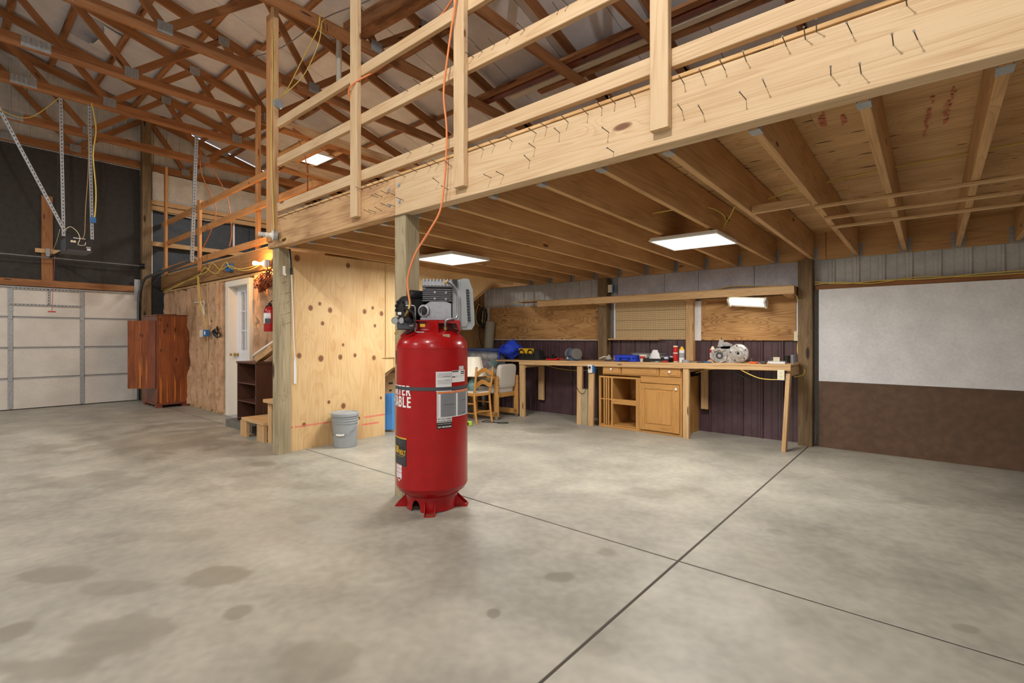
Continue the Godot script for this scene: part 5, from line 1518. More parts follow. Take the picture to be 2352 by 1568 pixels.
	b = thing("utility_knife", "orange knife lying on the bench beyond the gearbox", "knife", V(-1.555, by(-1.555) + .012, -6.12), 80)
	bd("body", "orange", b, V(0, 0, -.05), V(0, 0, .05), .03, .022, Vector3.UP, .006)
	bd("blade", "steel", b, V(0, 0, .05), V(0, 0, .08), .014, .002)
	b = thing("socket_piece", "short dark steel socket standing beyond the gearbox", "socket", V(-1.6, by(-1.6), -6.2))
	lt("socket", "dark_grey", b, [Vector2(0, 0), Vector2(.016, 0), Vector2(.018, .05), Vector2(.01, .055), Vector2(0, .055)], Vector3.ZERO, Basis(), 12)
	b = thing("small_carton", "small cream carton near the bench end", "box", V(-1.375, by(-1.375), -6.3), 12)
	bxp("carton", "ivory", b, V(-.045, 0, -.03), V(.045, .07, .03))
	bxp("tape", "dark_grey", b, V(-.046, .03, -.031), V(-.02, .071, .031))
	b = thing("plastic_case", "flat clear plastic case lying near the bench end", "case", V(-1.325, by(-1.325), -6.15), 4)
	bxp("shell", "label_white", b, V(-.085, 0, -.05), V(.085, .025, .05), .004)
	bxp("lid", "clear_plastic", b, V(-.087, .026, -.052), V(.087, .034, .052), .002)
	b = thing("black_cup", "short black cylinder on the bench before the purple metal", "cup", V(-1.275, by(-1.275), -6.42))
	lt("cup", "black_plastic", b, [Vector2(0, 0), Vector2(.035, 0), Vector2(.035, .085), Vector2(.03, .085), Vector2(.03, .01), Vector2(0, .01)], Vector3.ZERO, Basis(), 20)
	b = thing("steel_cylinder", "bright steel sleeve standing at the bench end", "sleeve", V(-1.195, by(-1.195), -6.3))
	lt("sleeve", "steel", b, [Vector2(.02, 0), Vector2(.026, 0), Vector2(.026, .1), Vector2(.02, .1), Vector2(.02, 0)], Vector3.ZERO, Basis(), 20)
	b = thing("nut_piece", "small pale nut lying beside the steel sleeve", "nut", V(-1.225, by(-1.225), -6.22))
	lt("nut", "steel", b, [Vector2(.008, 0), Vector2(.014, 0), Vector2(.014, .012), Vector2(.008, .012)], Vector3.ZERO, Basis(), 6)
	b = thing("rag", "crumpled brown rag beside the red and white aerosol", "rag", V(-2.05, by(-2.05), -6.12))
	m = MB.new()
	m.sheet(func(u: float, v: float): return V(lerpf(-.05, .05, u), .004 + .035 * sin(u * PI) * sin(v * PI) * (1 + .6 * nz.get_noise_2d(u * 1.5, v * 1.5)), lerpf(-.03, .03, v)), 14, 10)
	put(m, "rag_cloth", "cardboard", b)
	b = thing("tape_roll", "roll of grey tape lying near the stud foot", "tape", V(-2.35, by(-2.35), -6.12))
	lt("roll", "grey_plastic", b, [Vector2(.022, 0), Vector2(.045, 0), Vector2(.045, .035), Vector2(.022, .035), Vector2(.022, 0)], Vector3.ZERO, Basis(), 24)

func gearbox() -> void:
	var t := thing("gearbox", "cast aluminium gearbox with a round bearing hub on the bench", "gearbox", V(-1.88, by(-1.88), -6.28))
	# main case outline
	exq("case_body", "dirty_alu", t, [Vector2(-.17, .02), Vector2(-.1, .0), Vector2(.12, .0), Vector2(.2, .05), Vector2(.2, .16), Vector2(.1, .2), Vector2(.0, .2), Vector2(-.12, .19), Vector2(-.18, .12)], .14, Transform3D(Basis(), V(0, 0, -.1)))
	# open front flange with lugs
	var f := thing_child(t, "front_flange")
	f.position = V(-.1, .085, .05)
	var m := MB.new()
	for k in 8:
		var a := TAU * k / 8.0
		var b := TAU * (k + 1) / 8.0
		m.board(V(cos(a) * .085, sin(a) * .08, 0), V(cos(b) * .085, sin(b) * .08, 0), .03, .022, V(0, 0, 1), .003)
	put(m, "flange_ring", "dirty_alu", f)
	for k in 6:
		var a := TAU * k / 6.0 + .4
		lt("lug", "dirty_alu", f, [Vector2(.006, -.012), Vector2(.014, -.012), Vector2(.014, .014), Vector2(.006, .014)], V(cos(a) * .09, sin(a) * .086, 0), Basis(Vector3.RIGHT, PI / 2), 12)
	lt("inner_gear", "dark_grey", f, [Vector2(0, 0), Vector2(.02, 0), Vector2(.02, .01), Vector2(.045, .012), Vector2(.05, .0), Vector2(.06, -.02)], V(0, 0, -.02), Basis(Vector3.RIGHT, PI / 2), 20)
	exq("top_arm", "dirty_alu", t, [Vector2(-.13, .15), Vector2(-.06, .17), Vector2(.02, .17), Vector2(.04, .22), Vector2(-.03, .25), Vector2(-.06, .24), Vector2(-.07, .28), Vector2(-.1, .28), Vector2(-.115, .22)], .06, Transform3D(Basis(), V(0, 0, -.02)))
	bxp("solenoid", "cast_alu", t, V(-.06, .2, .03), V(.03, .235, .06), .006)
	tb("shaft", "dark_grey", t, [V(-.085, .27, .01), V(-.085, .305, .01)], .006, 8)
	lt("hub_disc", "dirty_alu", t, [Vector2(0, -.03), Vector2(.11, -.03), Vector2(.112, .0), Vector2(.105, .006), Vector2(.07, .008), Vector2(.068, .018), Vector2(.048, .022), Vector2(.046, .03), Vector2(.03, .032), Vector2(.028, .02), Vector2(.016, .02), Vector2(.016, -.01), Vector2(0, -.01)], V(.125, .118, .05), Basis(Vector3.RIGHT, PI / 2), 40)
	lt("bearing_bore", "black_plastic", t, [Vector2(0, .021), Vector2(.017, .021)], V(.125, .118, .05), Basis(Vector3.RIGHT, PI / 2), 20)
	for k in 8:
		var a := TAU * k / 8.0 + .2
		lt("bolt", "dark_grey", t, [Vector2(0, 0), Vector2(.007, 0), Vector2(.007, .008), Vector2(0, .008)], V(.125 + cos(a) * .058, .118 + sin(a) * .058, .058), Basis(Vector3.RIGHT, PI / 2), 6)
	for k in 5:
		var a := TAU * k / 5.0 + .5
		lt("stud", "dark_grey", t, [Vector2(0, 0), Vector2(.009, 0), Vector2(.009, .01), Vector2(0, .01)], V(.125 + cos(a) * .09, .118 + sin(a) * .09, .055), Basis(Vector3.RIGHT, PI / 2), 8)

# ---------------------------------------------------------------- chairs and the corner by the bench
func seats_corner() -> void:
	# ladder-back chair seen from behind; local -Z is the way it faces
	var c := thing("side_chair", "small oak ladder-back chair seen from behind", "chair", V(-5.16, 0, -5.22), 86)
	for s in [-1, 1]:
		tb("back_leg", "chair_oak", c, crv([V(.15 * s, 0, .2), V(.15 * s, .15, .17), V(.15 * s, .42, .14), V(.155 * s, .5, .155), V(.16 * s, .66, .185), V(.16 * s, .8, .2), V(.158 * s, .81, .2)]), .017, 10)
		tb("front_leg", "chair_oak", c, [V(.18 * s, 0, -.24), V(.175 * s, .43, -.22)], .018, 10)
		for y in [.14, .28]:
			tb("stretcher", "chair_oak", c, [V(.178 * s, y, -.23), V(.152 * s, y + .01, .16)], .009, 8)
		bd("seat_rail", "chair_oak", c, V(.176 * s, .42, -.22), V(.15 * s, .42, .14), .022, .045)
	bd("seat_rail", "chair_oak", c, V(-.15, .42, .145), V(.15, .42, .145), .022, .04)
	bd("seat_rail", "chair_oak", c, V(-.175, .42, -.22), V(.175, .42, -.22), .022, .045)
	tb("stretcher", "chair_oak", c, [V(-.15, .17, .165), V(.15, .17, .165)], .009, 8)
	tb("stretcher", "chair_oak", c, [V(-.178, .22, -.23), V(.178, .22, -.23)], .009, 8)
	exq("seat", "cloth_white", c, [Vector2(-.18, -.23), Vector2(.18, -.23), Vector2(.15, .13), Vector2(-.15, .13)], .022, Transform3D(Basis(Vector3.RIGHT, PI / 2), V(0, .452, 0)))
	for y in [[.735, .197], [.56, .168]]:
		var m := MB.new()
		m.sheet(func(a: float, b: float):
			var x := lerpf(-.15, .15, a)
			var arch := .03 * cos(a * TAU * 1.0 + PI) * .5 + .025 * pow(sin(a * PI), 2.0)
			return V(x, y[0] + lerpf(-.03, .035, b) + arch, y[1] - .02 * sin(a * PI) + .009), 20, 4)
		m.sheet(func(a: float, b: float):
			var x := lerpf(-.15, .15, a)
			var arch := .03 * cos(a * TAU * 1.0 + PI) * .5 + .025 * pow(sin(a * PI), 2.0)
			return V(x, y[0] + lerpf(-.03, .035, b) + arch, y[1] - .02 * sin(a * PI) - .009), 20, 4, 1, 1, Vector2.ZERO, true)
		for e in [0.0, 1.0]:
			m.sheet(func(a: float, b: float):
				var x := lerpf(-.15, .15, a)
				var arch := .03 * cos(a * TAU * 1.0 + PI) * .5 + .025 * pow(sin(a * PI), 2.0)
				return V(x, y[0] + lerpf(-.03, .035, e) + arch, y[1] - .02 * sin(a * PI) + lerpf(-.009, .009, b)), 20, 1)
		put(m, "back_slat", "chair_oak", c)
	# padded rolling chair with sled arms
	c = thing("arm_chair", "padded grey chair with oak arm frames on casters", "chair", V(-5.24, 0, -5.75), 91)
	for s in [-1, 1]:
		var x: float = .235 * s
		bd("arm_upright", "oak", c, V(x, .06, .225), V(x, .655, .225), .035, .075, Vector3.BACK)
		bd("arm_upright", "oak", c, V(x, .06, -.22), V(x, .655, -.24), .035, .075, Vector3.BACK)
		bd("arm_rest", "oak", c, V(x, .64, .24), V(x, .655, -.28), .05, .035)
		bd("sled_rail", "oak", c, V(x, .085, .26), V(x, .085, -.26), .035, .075)
		for z in [.23, -.22]:
			lt("caster", "chrome", c, [Vector2(0, -.012), Vector2(.022, -.012), Vector2(.025, -.006), Vector2(.025, .006), Vector2(.022, .012), Vector2(0, .012)], V(x, .025, z), Basis(Vector3.FORWARD, PI / 2), 16)
			tb("caster_stem", "black_plastic", c, [V(x, .03, z), V(x, .06, z)], .012, 8)
		for y in [.42, .53, .6]:
			lt("screw_cap", "black_hole", c, [Vector2(0, 0), Vector2(.008, 0), Vector2(0, .001)], V(x, y, .2635), Basis(Vector3.RIGHT, PI / 2), 10)
	bd("cross_rail", "oak", c, V(-.23, .37, .2), V(.23, .37, .2), .03, .07)
	bd("cross_rail", "oak", c, V(-.23, .37, -.2), V(.23, .37, -.2), .03, .07)
	for e in [["seat_cushion", V(0, .44, -.02), V(.215, .05, .24), 0.0], ["back_cushion", V(0, .655, .215), V(.2, .185, .045), .1]]:
		var m := MB.new()
		var c0: Vector3 = e[1]
		var h: Vector3 = e[2]
		m.T = Transform3D(Basis(Vector3.RIGHT, e[3]), c0)
		m.sheet(func(a: float, b: float):
			var an: float = a * TAU
			var ph: float = (b - .5) * PI
			var cx := signf(cos(an)) * pow(absf(cos(an)), .32) * pow(absf(cos(ph)), .3)
			var cz := signf(sin(an)) * pow(absf(sin(an)), .32) * pow(absf(cos(ph)), .3)
			return V(cx * h.x, signf(sin(ph)) * pow(absf(sin(ph)), .32) * h.y, cz * h.z), 40, 20, 1, 1, Vector2.ZERO, true)
		put(m, e[0], "upholstery", c)
	# thrown cushion leaning in the chair
	var cu := thing("seat_pad", "mottled loose cushion leaning on the padded chair's seat", "cushion", V(-5.42, .5, -5.6), 20)
	bd("pad", "carpet", cu, V(0, .0, .0), V(.0, .22, -.1), .3, .07, V(0, .4, 1), .02)
	# storage tote on a low stand
	var t := thing("storage_tote", "clear storage tote of fabric with a blue lid", "tote", V(-5.9, .59, -6.19), 0)
	m_tote(t)
	var st := thing("low_table", "low dark table under the storage tote", "table", V(-5.9, 0, -6.19))
	bxp("tabletop", "walnut", st, V(-.33, .55, -.21), V(.22, .59, .18))
	for x in [-.3, .19]:
		for z in [-.18, .15]:
			bd("leg", "walnut", st, V(x, 0, z), V(x, .56, z), .05, .05, Vector3.BACK)
	# small white slatted stool beyond the lamp
	# table lamp
	var l := thing("table_lamp", "table lamp with cream bell shade and teal jar base standing on the oak chair", "lamp", V(-5.25, .453, -5.26))
	lt("base", "teal", l, [Vector2(0, 0), Vector2(.06, 0), Vector2(.08, .03), Vector2(.085, .08), Vector2(.066, .14), Vector2(.03, .18), Vector2(.02, .2), Vector2(0, .2)], Vector3.ZERO, Basis(), 24)
	tb("stem", "brass", l, [V(0, .2, 0), V(0, .49, 0)], .006, 8)
	var sh := MB.new()
	sh.lathe([Vector2(.2, .225), Vector2(.18, .265), Vector2(.158, .325), Vector2(.135, .405), Vector2(.117, .48), Vector2(.112, .505)], 48)
	sh.lathe([Vector2(.11, .505), Vector2(.133, .405), Vector2(.156, .325), Vector2(.198, .225)], 48)
	put(sh, "lamp_shade", "lampshade", l)
	for k in 12:
		var an := TAU * k / 12.0
		tb("shade_rib", "cloth_white", l, crv([V(sin(an) * .201, .225, cos(an) * .201), V(sin(an) * .159, .325, cos(an) * .159), V(sin(an) * .118, .48, cos(an) * .118), V(sin(an) * .113, .505, cos(an) * .113)], 3), .0025, 5)
	lt("finial", "black_plastic", l, [Vector2(0, 0), Vector2(.01, .0), Vector2(.008, .012), Vector2(0, .014)], V(0, .49, 0), Basis(), 10)
	# rolled carpet leaning in the corner
	var cr := thing("carpet_roll", "rolled beige carpet strip leaning against the partition", "carpet", V(-6.2, .92, -6.53))
	var rl := MB.new()
	rl.tube([V(-.05, -.9, -.02), V(.17, .62, .05)], .085, 20)
	put(rl, "roll", "carpet", cr)
	tb("roll_core", "cardboard", cr, [V(.168, .6, .049), V(.1715, .624, .05)], .07, 16)
	# hanks of cord on the partition
	var hk := thing("cord_hank", "hank of black extension cords hanging on the partition", "cord", V(-6.27, 1.66, -6.45))
	for k in 9:
		var w := .07 + .02 * sin(k * 2.1)
		var hgt := .17 + .03 * sin(k * 1.3)
		var pts := []
		for j in 25:
			var an := TAU * j / 24.0
			pts.append(V(.02 + .012 * k + .01 * sin(j * .7), cos(an) * hgt - .02 * k * .4, sin(an) * w + .05 * sin(k)))
		tb("loop", "black_rubber" if k % 4 != 1 else "yellow_cord", hk, pts, .007, 6)
	tb("tail", "black_rubber", hk, crv([V(.05, -.15, .06), V(.06, -.35, .08), V(.05, -.5, .02), V(.06, -.6, -.03)]), .006, 6)
	tb("hook", "nail", hk, [V(-.08, .17, 0), V(.1, .19, 0)], .006, 6)
	tb("hanger", "black_rubber", hk, crv([V(.0, .17, 0), V(.03, .35, .03), V(.1, .5, .1), V(.3, .56, .2), V(.45, .66, .3)]), .006, 6)
	# on the floor
	var tp := thing("tape_measure", "lime and black tape measure on the concrete", "tape measure", V(-4.99, 0, -4.93), 30)
	bxp("case", "lime", tp, V(-.035, .0, -.02), V(.035, .065, .02), .01)
	bxp("grip", "black_plastic", tp, V(-.037, .01, -.022), V(-.01, .05, .022), .006)
	tb("wire_ring", "steel", tp, [V(.03, .005, .02), V(.05, .004, .025)], .003, 6)
	var cb := tb("lamp_cord", "black_rubber", null, crv([V(-5.1, .005, -5.34), V(-5.05, .006, -5.25), V(-4.9, .006, -5.33), V(-4.76, .006, -5.45), V(-4.7, .006, -5.42), V(-4.78, .006, -5.33), V(-4.9, .006, -5.36), V(-5.06, .006, -5.38), V(-5.1, .005, -5.34)]), .005, 6)
	meta(cb, "thin black cord looped on the concrete by the chairs", "cord")

func m_tote(t: Node3D) -> void:
	var m := MB.new()
	for e in [[V(-.3, 0, .165), V(.3, .45, .168)], [V(-.3, 0, -.2), V(.3, .45, -.197)], [V(-.3, 0, -.2), V(-.297, .45, .168)], [V(.297, 0, -.2), V(.3, .45, .168)], [V(-.3, 0, -.2), V(.3, .003, .168)]]:
		m.bx(e[0], e[1], 0.0)
	put(m, "tub", "clear_plastic", t)
	bxp("lid", "tote_lid", t, V(-.33, .44, -.23), V(.33, .475, .19), .008)
	bxp("lid_rim", "tote_lid", t, V(-.315, .425, -.215), V(.315, .44, .178))
	var nz := FastNoiseLite.new()
	nz.frequency = 2.2
	var mats := ["cloth_white", "green_cloth", "cloth_blue", "cloth_pink", "cloth_white"]
	for r in 3:
		for k in 4:
			var cx := -.21 + k * .14 + .02 * (r % 2)
			var cy := .08 + r * .13
			nz.seed = r * 7 + k
			var b := MB.new()
			b.sheet(func(u: float, v: float):
				var an: float = u * TAU
				var ph: float = (v - .5) * PI
				var q: float = 1.0 + .5 * nz.get_noise_3d(cos(an) * cos(ph), sin(ph), sin(an) * cos(ph))
				return V(cx + cos(an) * cos(ph) * .078 * q, cy + sin(ph) * .07 * q, .02 + sin(an) * cos(ph) * .11 * q), 18, 12, 1, 1, Vector2.ZERO, true)
			put(b, "folded_cloth", mats[(r * 2 + k * 3) % 5] if r < 2 else "cloth_white", t)

# ---------------------------------------------------------------- things toward the overhead door
func left_things() -> void:
	# cedar wardrobe with one door ajar
	var a := thing("cedar_wardrobe", "tall red cedar wardrobe with its door hanging open", "wardrobe", V(-10.4, 0, -2.55))
	bxp("side_panel", "cedar", a, V(-.022, .07, -.49), V(0, 1.64, 0))
	bxp("side_panel", "cedar", a, V(-.88, .07, -.49), V(-.858, 1.64, 0))
	bxp("back_panel", "cedar_dark", a, V(-.858, .07, -.49), V(-.022, 1.64, -.478))
	bxp("top_board", "cedar_dark", a, V(-.9, 1.64, -.5), V(.015, 1.66, .02))
	bxp("bottom_board", "cedar_dark", a, V(-.858, .08, -.478), V(-.022, .1, 0))
	bxp("frieze", "cedar_dark", a, V(-.88, 1.53, -.02), V(0, 1.64, .004))
	bxp("lower_rail", "cedar_dark", a, V(-.88, .08, -.02), V(0, .34, .004))
	bxp("corner_stile", "cedar_dark", a, V(-.045, .1, -.018), V(.002, 1.64, .006))
	bxp("corner_stile", "cedar_dark", a, V(-.88, .1, -.018), V(-.83, 1.64, .006))
	bxp("plinth", "cedar_dark", a, V(-.89, .05, -.495), V(.008, .085, .012))
	for p in [[-.1, .0], [-.1, -.4], [-.85, 0], [-.85, -.4]]:
		bxp("foot", "cedar_dark", a, V(p[0], 0, p[1] - .08), V(p[0] + .1, .05, p[1] + .01))
	var d := thing_child(a, "door")
	d.position = V(-.02, 0, .008)
	d.rotation_degrees.y = 40
	for k in 4:
		bxp("door_board", "cedar" if k > 0 else "cedar_dark", d, V(-.124 * (k + 1) + .002, .35, 0), V(-.124 * k, 1.55, .02), .002)
	for y in [.5, .93, 1.4]:
		bxp("hinge", "brass", d, V(-.012, y - .03, -.006), V(.008, y + .03, .0))
	var tw := bd("wardrobe_stick", "walnut", null, V(-10.9, 1.672, -2.7), V(-10.62, 1.672, -2.9), .03, .02)
	meta(tw, "small dark stick lying on top of the cedar wardrobe", "stick")
	# bookcase on the stoop
	var b := thing("bookcase", "narrow dark brown bookcase with open shelves by the white door", "bookcase", V(-7.4, .095, -2.75))
	bxp("side_panel", "walnut", b, V(0, 0, -.26), V(.018, .8, 0))
	bxp("side_panel", "walnut", b, V(.6, 0, -.26), V(.618, .8, 0))
	bxp("back_panel", "walnut", b, V(.018, 0, -.262), V(.6, .8, -.256))
	bxp("top_board", "walnut", b, V(-.012, .8, -.265), V(.63, .825, .008))
	for y in [.03, .27, .52]:
		bxp("shelf", "walnut", b, V(.018, y, -.25), V(.6, y + .018, -.004))
	for k in 14:
		lt("shelf_pin_hole", "dirty_white", b, [Vector2(0, 0), Vector2(.004, 0)], V(.5995, .1 + k * .045, -.05), Basis(Vector3.FORWARD, PI / 2), 8)
	# scrap block and looped white tube on the bookcase
	var s := bd("wood_scrap", "fir", null, V(-6.93, .96, -2.86), V(-6.58, 1.13, -2.92), .14, .07, V(-.4, 1, .3))
	meta(s, "tilted pine scrap resting on the dark bookcase", "wood scrap")
	var wt := tb("white_tube", "white_cord", null, crv([V(-6.6, 1.2, -2.9), V(-6.68, 1.12, -2.82), V(-6.84, 1.04, -2.78), V(-6.98, .99, -2.8), V(-7.0, .95, -2.86), V(-6.92, .935, -2.9)]), .014, 8)
	meta(wt, "looped white plastic tube around the pine scrap", "tube")
	# fire extinguisher on the post's far side
	var f := thing("fire_extinguisher", "red fire extinguisher with white label hung beside the corner post", "extinguisher", V(-5.78, 1.32, -2.5))
	lt("cylinder", "extinguisher_red", f, [Vector2(0, 0), Vector2(.06, 0), Vector2(.065, .01), Vector2(.065, .23), Vector2(.055, .26), Vector2(.03, .28), Vector2(.022, .29), Vector2(0, .29)], Vector3.ZERO, Basis(), 24)
	var lb := MB.new()
	lb.lathe([Vector2(.0655, .09), Vector2(.0655, .21)], 16, -.7, 1.3)
	put(lb, "label", "print_b", f)
	bxp("valve", "black_plastic", f, V(-.02, .29, -.015), V(.02, .325, .015))
	bd("lever", "steel", f, V(-.02, .325, 0), V(.06, .355, 0), .02, .006)
	bd("handle", "steel", f, V(-.02, .315, 0), V(.06, .31, 0), .02, .006)
	tb("hose", "black_rubber", f, crv([V(-.02, .3, 0), V(-.07, .28, .01), V(-.08, .2, .01), V(-.078, .06, .01)]), .011, 8)
	bxp("wall_bracket", "galv", f, V(.062, .1, -.02), V(.36, .14, -.014))
	# tangle of rusty wire on a board under the beam
	var g := thing("wire_tangle", "tangle of rust-coloured wire and springs under the loft beam", "wire", V(-6.85, 2.04, -2.92))
	bd("backing_board", "rust", g, V(-.34, -.09, -.04), V(.34, .03, -.04), .03, .14)
	for k in 26:
		var pts := []
		var c0 := V(R.randf_range(-.3, .3), R.randf_range(-.06, .1), R.randf_range(-.02, .06))
		c0.y += c0.x * .18 - .02
		for j in 7:
			pts.append(c0 + V(R.randf_range(-.07, .07), R.randf_range(-.06, .06), R.randf_range(-.03, .05)))
		tb("wire", "rust", g, crv(pts, 4), .006, 6)
	# lit porcelain bulb holder on the beam
	var l := thing("bulb_lamp", "bare glowing bulb in a round white holder under the loft beam", "light", V(-6.95, 2.26, -2.9), 58)
	lt("bulb_holder", "porcelain", l, [Vector2(0, -.03), Vector2(.055, -.03), Vector2(.058, -.015), Vector2(.045, .01), Vector2(.028, .025), Vector2(.024, .045), Vector2(0, .045)], V(.03, 0, 0), Basis(Vector3.BACK, PI / 2) , 24)
	lt("glow_bulb", "glow_bulb", l, [Vector2(0, -.12), Vector2(.018, -.117), Vector2(.03, -.1), Vector2(.03, -.08), Vector2(.02, -.05), Vector2(.014, -.02), Vector2(0, -.02)].map(func(q): return Vector2(q.x, -q.y)), V(-.0, 0, 0), Basis(Vector3.BACK, PI / 2), 20)
	bxp("junction_box", "galv", l, V(.055, -.045, -.045), V(.1, .045, .045))
	var ol := OmniLight3D.new()
	ol.name = "bulb_light"
	ol.light_color = Color(1, .72, .42)
	ol.light_energy = .8
	ol.light_size = .03
	ol.omni_range = 20
	ol.position = V(-.085, 0, 0)
	ol.shadow_enabled = true
	l.add_child(ol)
	# unlit spiral bulb on the beam end
	var cf := thing("spiral_bulb", "unlit white spiral bulb in a round box on the loft beam's end", "light", V(-5.215, 2.315, -2.35), 0)
	var br := Basis(Vector3.UP, -.3) * Basis(Vector3.RIGHT, PI / 2)
	lt("box", "galv", cf, [Vector2(0, 0), Vector2(.05, 0), Vector2(.052, .04), Vector2(0, .04)], V(-.0, 0, .02), br, 24)
	lt("bulb_holder", "porcelain", cf, [Vector2(.056, .04), Vector2(.056, .048), Vector2(.03, .056), Vector2(.026, .075), Vector2(0, .075)], V(0, 0, .02), br, 24)
	lt("bulb_base", "white_paint", cf, [Vector2(.02, .075), Vector2(.026, .1), Vector2(.024, .115), Vector2(0, .118)], V(0, 0, .02), br, 16)
	var pts := []
	for k in 50:
		var an := k * .55
		pts.append(V(0, 0, .02) + br * V(sin(an) * .02, .115 + k * .0013, cos(an) * .02))
	tb("spiral", "white_paint", cf, pts, .0055, 6)
	tb("feed_cable", "yellow_cord", cf, crv([V(.04, -.045, .01), V(.08, -.055, .02), V(.14, -.04, .02), V(.15, -.03, -.01)]), .006, 6)
	# five-gallon bucket
	var bk := thing("plastic_bucket", "grey lidded plastic bucket before the plywood sheet", "bucket", V(-5.16, 0, -3.08), 40)
	lt("pail", "bucket_grey", bk, [Vector2(0, .002), Vector2(.128, .002), Vector2(.131, .012), Vector2(.14, .27), Vector2(.147, .272), Vector2(.147, .28), Vector2(.141, .282), Vector2(.142, .3), Vector2(.149, .302), Vector2(.149, .31), Vector2(.143, .312), Vector2(.144, .33), Vector2(.151, .332), Vector2(.151, .34), Vector2(.145, .342), Vector2(.146, .36), Vector2(0, .36)], Vector3.ZERO, Basis(), 40)
	lt("lid", "bucket_grey", bk, [Vector2(.153, .352), Vector2(.157, .356), Vector2(.157, .385), Vector2(.151, .39), Vector2(.144, .389), Vector2(.14, .38), Vector2(0, .38)], Vector3.ZERO, Basis(), 40)
	tb("bail", "steel", bk, crv([V(-.156, .29, 0), V(-.15, .24, .06), V(-.1, .175, .13), V(0, .15, .16), V(.1, .175, .13), V(.15, .24, .06), V(.156, .29, 0)]), .004, 6)
	tb("grip", "white_cord", bk, [V(-.045, .154, .158), V(0, .15, .162), V(.045, .154, .158)], .011, 8)
	# blue foam board and cartons under the stair
	var bf := bd("foam_sheet", "blue_foam", null, V(-5.56, .012, -3.9), V(-5.66, .48, -3.97), .3, .05, V(.3, 0, 1))
	meta(bf, "blue foam board leaning under the stair beside the plywood", "foam board")
	var cb := thing("cardboard_box", "cardboard cartons' tall box with printed side under the stair", "box", V(-5.95, 0, -4.25))
	bxp("carton", "cardboard", cb, V(-.2, 0, -.25), V(.2, .75, .25))
	bxp("tape", "ivory", cb, V(.2, .36, -.25), V(.201, .4, .25), 0)
	for k in 5:
		bxp("printed_mark", "black_plastic", cb, V(.2, .2 + .1 * k, .08 + .02 * (k % 2)), V(.2012, .225 + .1 * k, .11 + .01 * k), 0)
	# white shelf bracket, boxes, hooks on the room wall
	var w := thing("shelf_bracket", "white metal shelf bracket on the bare stud", "bracket", V(-9.42, 1.86, -2.98))
	bxp("upright", "white_paint", w, V(-.012, -.24, 0), V(.012, .01, .006))
	bxp("arm", "white_paint", w, V(-.45, .0, .0), V(.012, .012, .02))
	bd("gusset", "white_paint", w, V(0, -.2, .003), V(-.14, .0, .01), .006, .03, V(0, 0, 1))
	w = thing("stud_outlet", "blue electrical box with cover on the bare stud", "outlet", V(-9.27, 1.325, -2.98))
	bxp("box", "blue_box", w, V(-.06, -.055, 0), V(.09, .055, .05))
	bxp("cover", "dirty_white", w, V(-.1, -.06, .0), V(-.06, .06, .06))
	bxp("tag", "label_white", w, V(-.0, -.025, .05), V(.06, .03, .052))
	w = thing("stud_switch", "ivory switch plate on the batts by the bare stud", "switch", V(-9.53, 1.32, -2.97))
	bxp("plate", "ivory", w, V(-.03, -.06, 0), V(.03, .06, .02))
	w = bxp("beam_box", "blue_box", null, V(-8.42, 2.28, -3.015), V(-8.25, 2.4, -2.96))
	meta(w, "blue electrical box fixed on the loft beam among yellow cables", "electrical box")
	w = thing("post_hook", "white plastic hook on the corner post", "hook", V(-5.28, 1.96, -2.43))
	bxp("plate", "white_paint", w, V(0, -.04, -.014), V(.006, .055, .014))
	tb("hook", "white_paint", w, crv([V(.006, -.03, 0), V(.03, -.045, 0), V(.04, -.03, 0)]), .008, 6)
	w = bxp("wall_tag", "label_white", null, V(-5.357, .74, -2.6), V(-5.352, 1.03, -2.57), 0.0)
	meta(w, "narrow white strip stuck on the plywood edge by the post", "strip")
	# white vent pipe through the roof
	var pv := thing("vent_pipe", "white plastic vent pipe with an elbow among the trusses", "pipe", V(-5.5, 2.55, -3.2))
	tb("pipe", "pvc", pv, crv([V(0, 1.78, 0), V(0, 2.1, 0), V(.01, 2.36, 0), V(.05, 2.43, -.0), V(.2, 2.5, .0), V(.7, 2.75, .02)], 4), .032, 14)
	lt("coupling", "pvc", pv, [Vector2(.036, 0), Vector2(.036, .09)], V(0, 2.08, 0), Basis(), 16)
	lt("coupling", "pvc", pv, [Vector2(.037, 0), Vector2(.037, .06)], V(.004, 2.3, 0), Basis(), 16)
	# torn roof liner flap
	var fl := thing("torn_liner", "torn flap of roof liner hanging between two purlins", "liner", V(-10.15, roof_y(-1.7), -1.7))
	var m := MB.new()
	m.sheet(func(u: float, v: float):
		return V(lerpf(-.42, .42, u), -.03 - .1 * sin(u * PI) * v + .26 * (.3 - .55 * v) * .0 - .015 * sin(u * 19) * v, lerpf(-.27, .02 + .05 * sin(u * 6), v)) + V(0, .26 * lerpf(-.27, .05, v), 0), 24, 8)
	put(m, "flap", "liner", fl)
	var ms := MB.new()
	ms.board(V(-.43, .26 * .12 - .004, .12), V(.43, .26 * .12 - .004, .12), .5, .004, V(0, 1, -.26), 0.0)
	put(ms, "bare_metal", "foam_board", fl)
	var ft := thing("junction_box", "round grey junction box on the loft corner post", "junction box", V(-5.24, 3.72, -2.36))
	lt("box", "galv", ft, [Vector2(0, 0), Vector2(.05, 0), Vector2(.05, .04), Vector2(.045, .045), Vector2(0, .045)], Vector3.ZERO, Basis(Vector3.FORWARD, -PI / 2), 16)

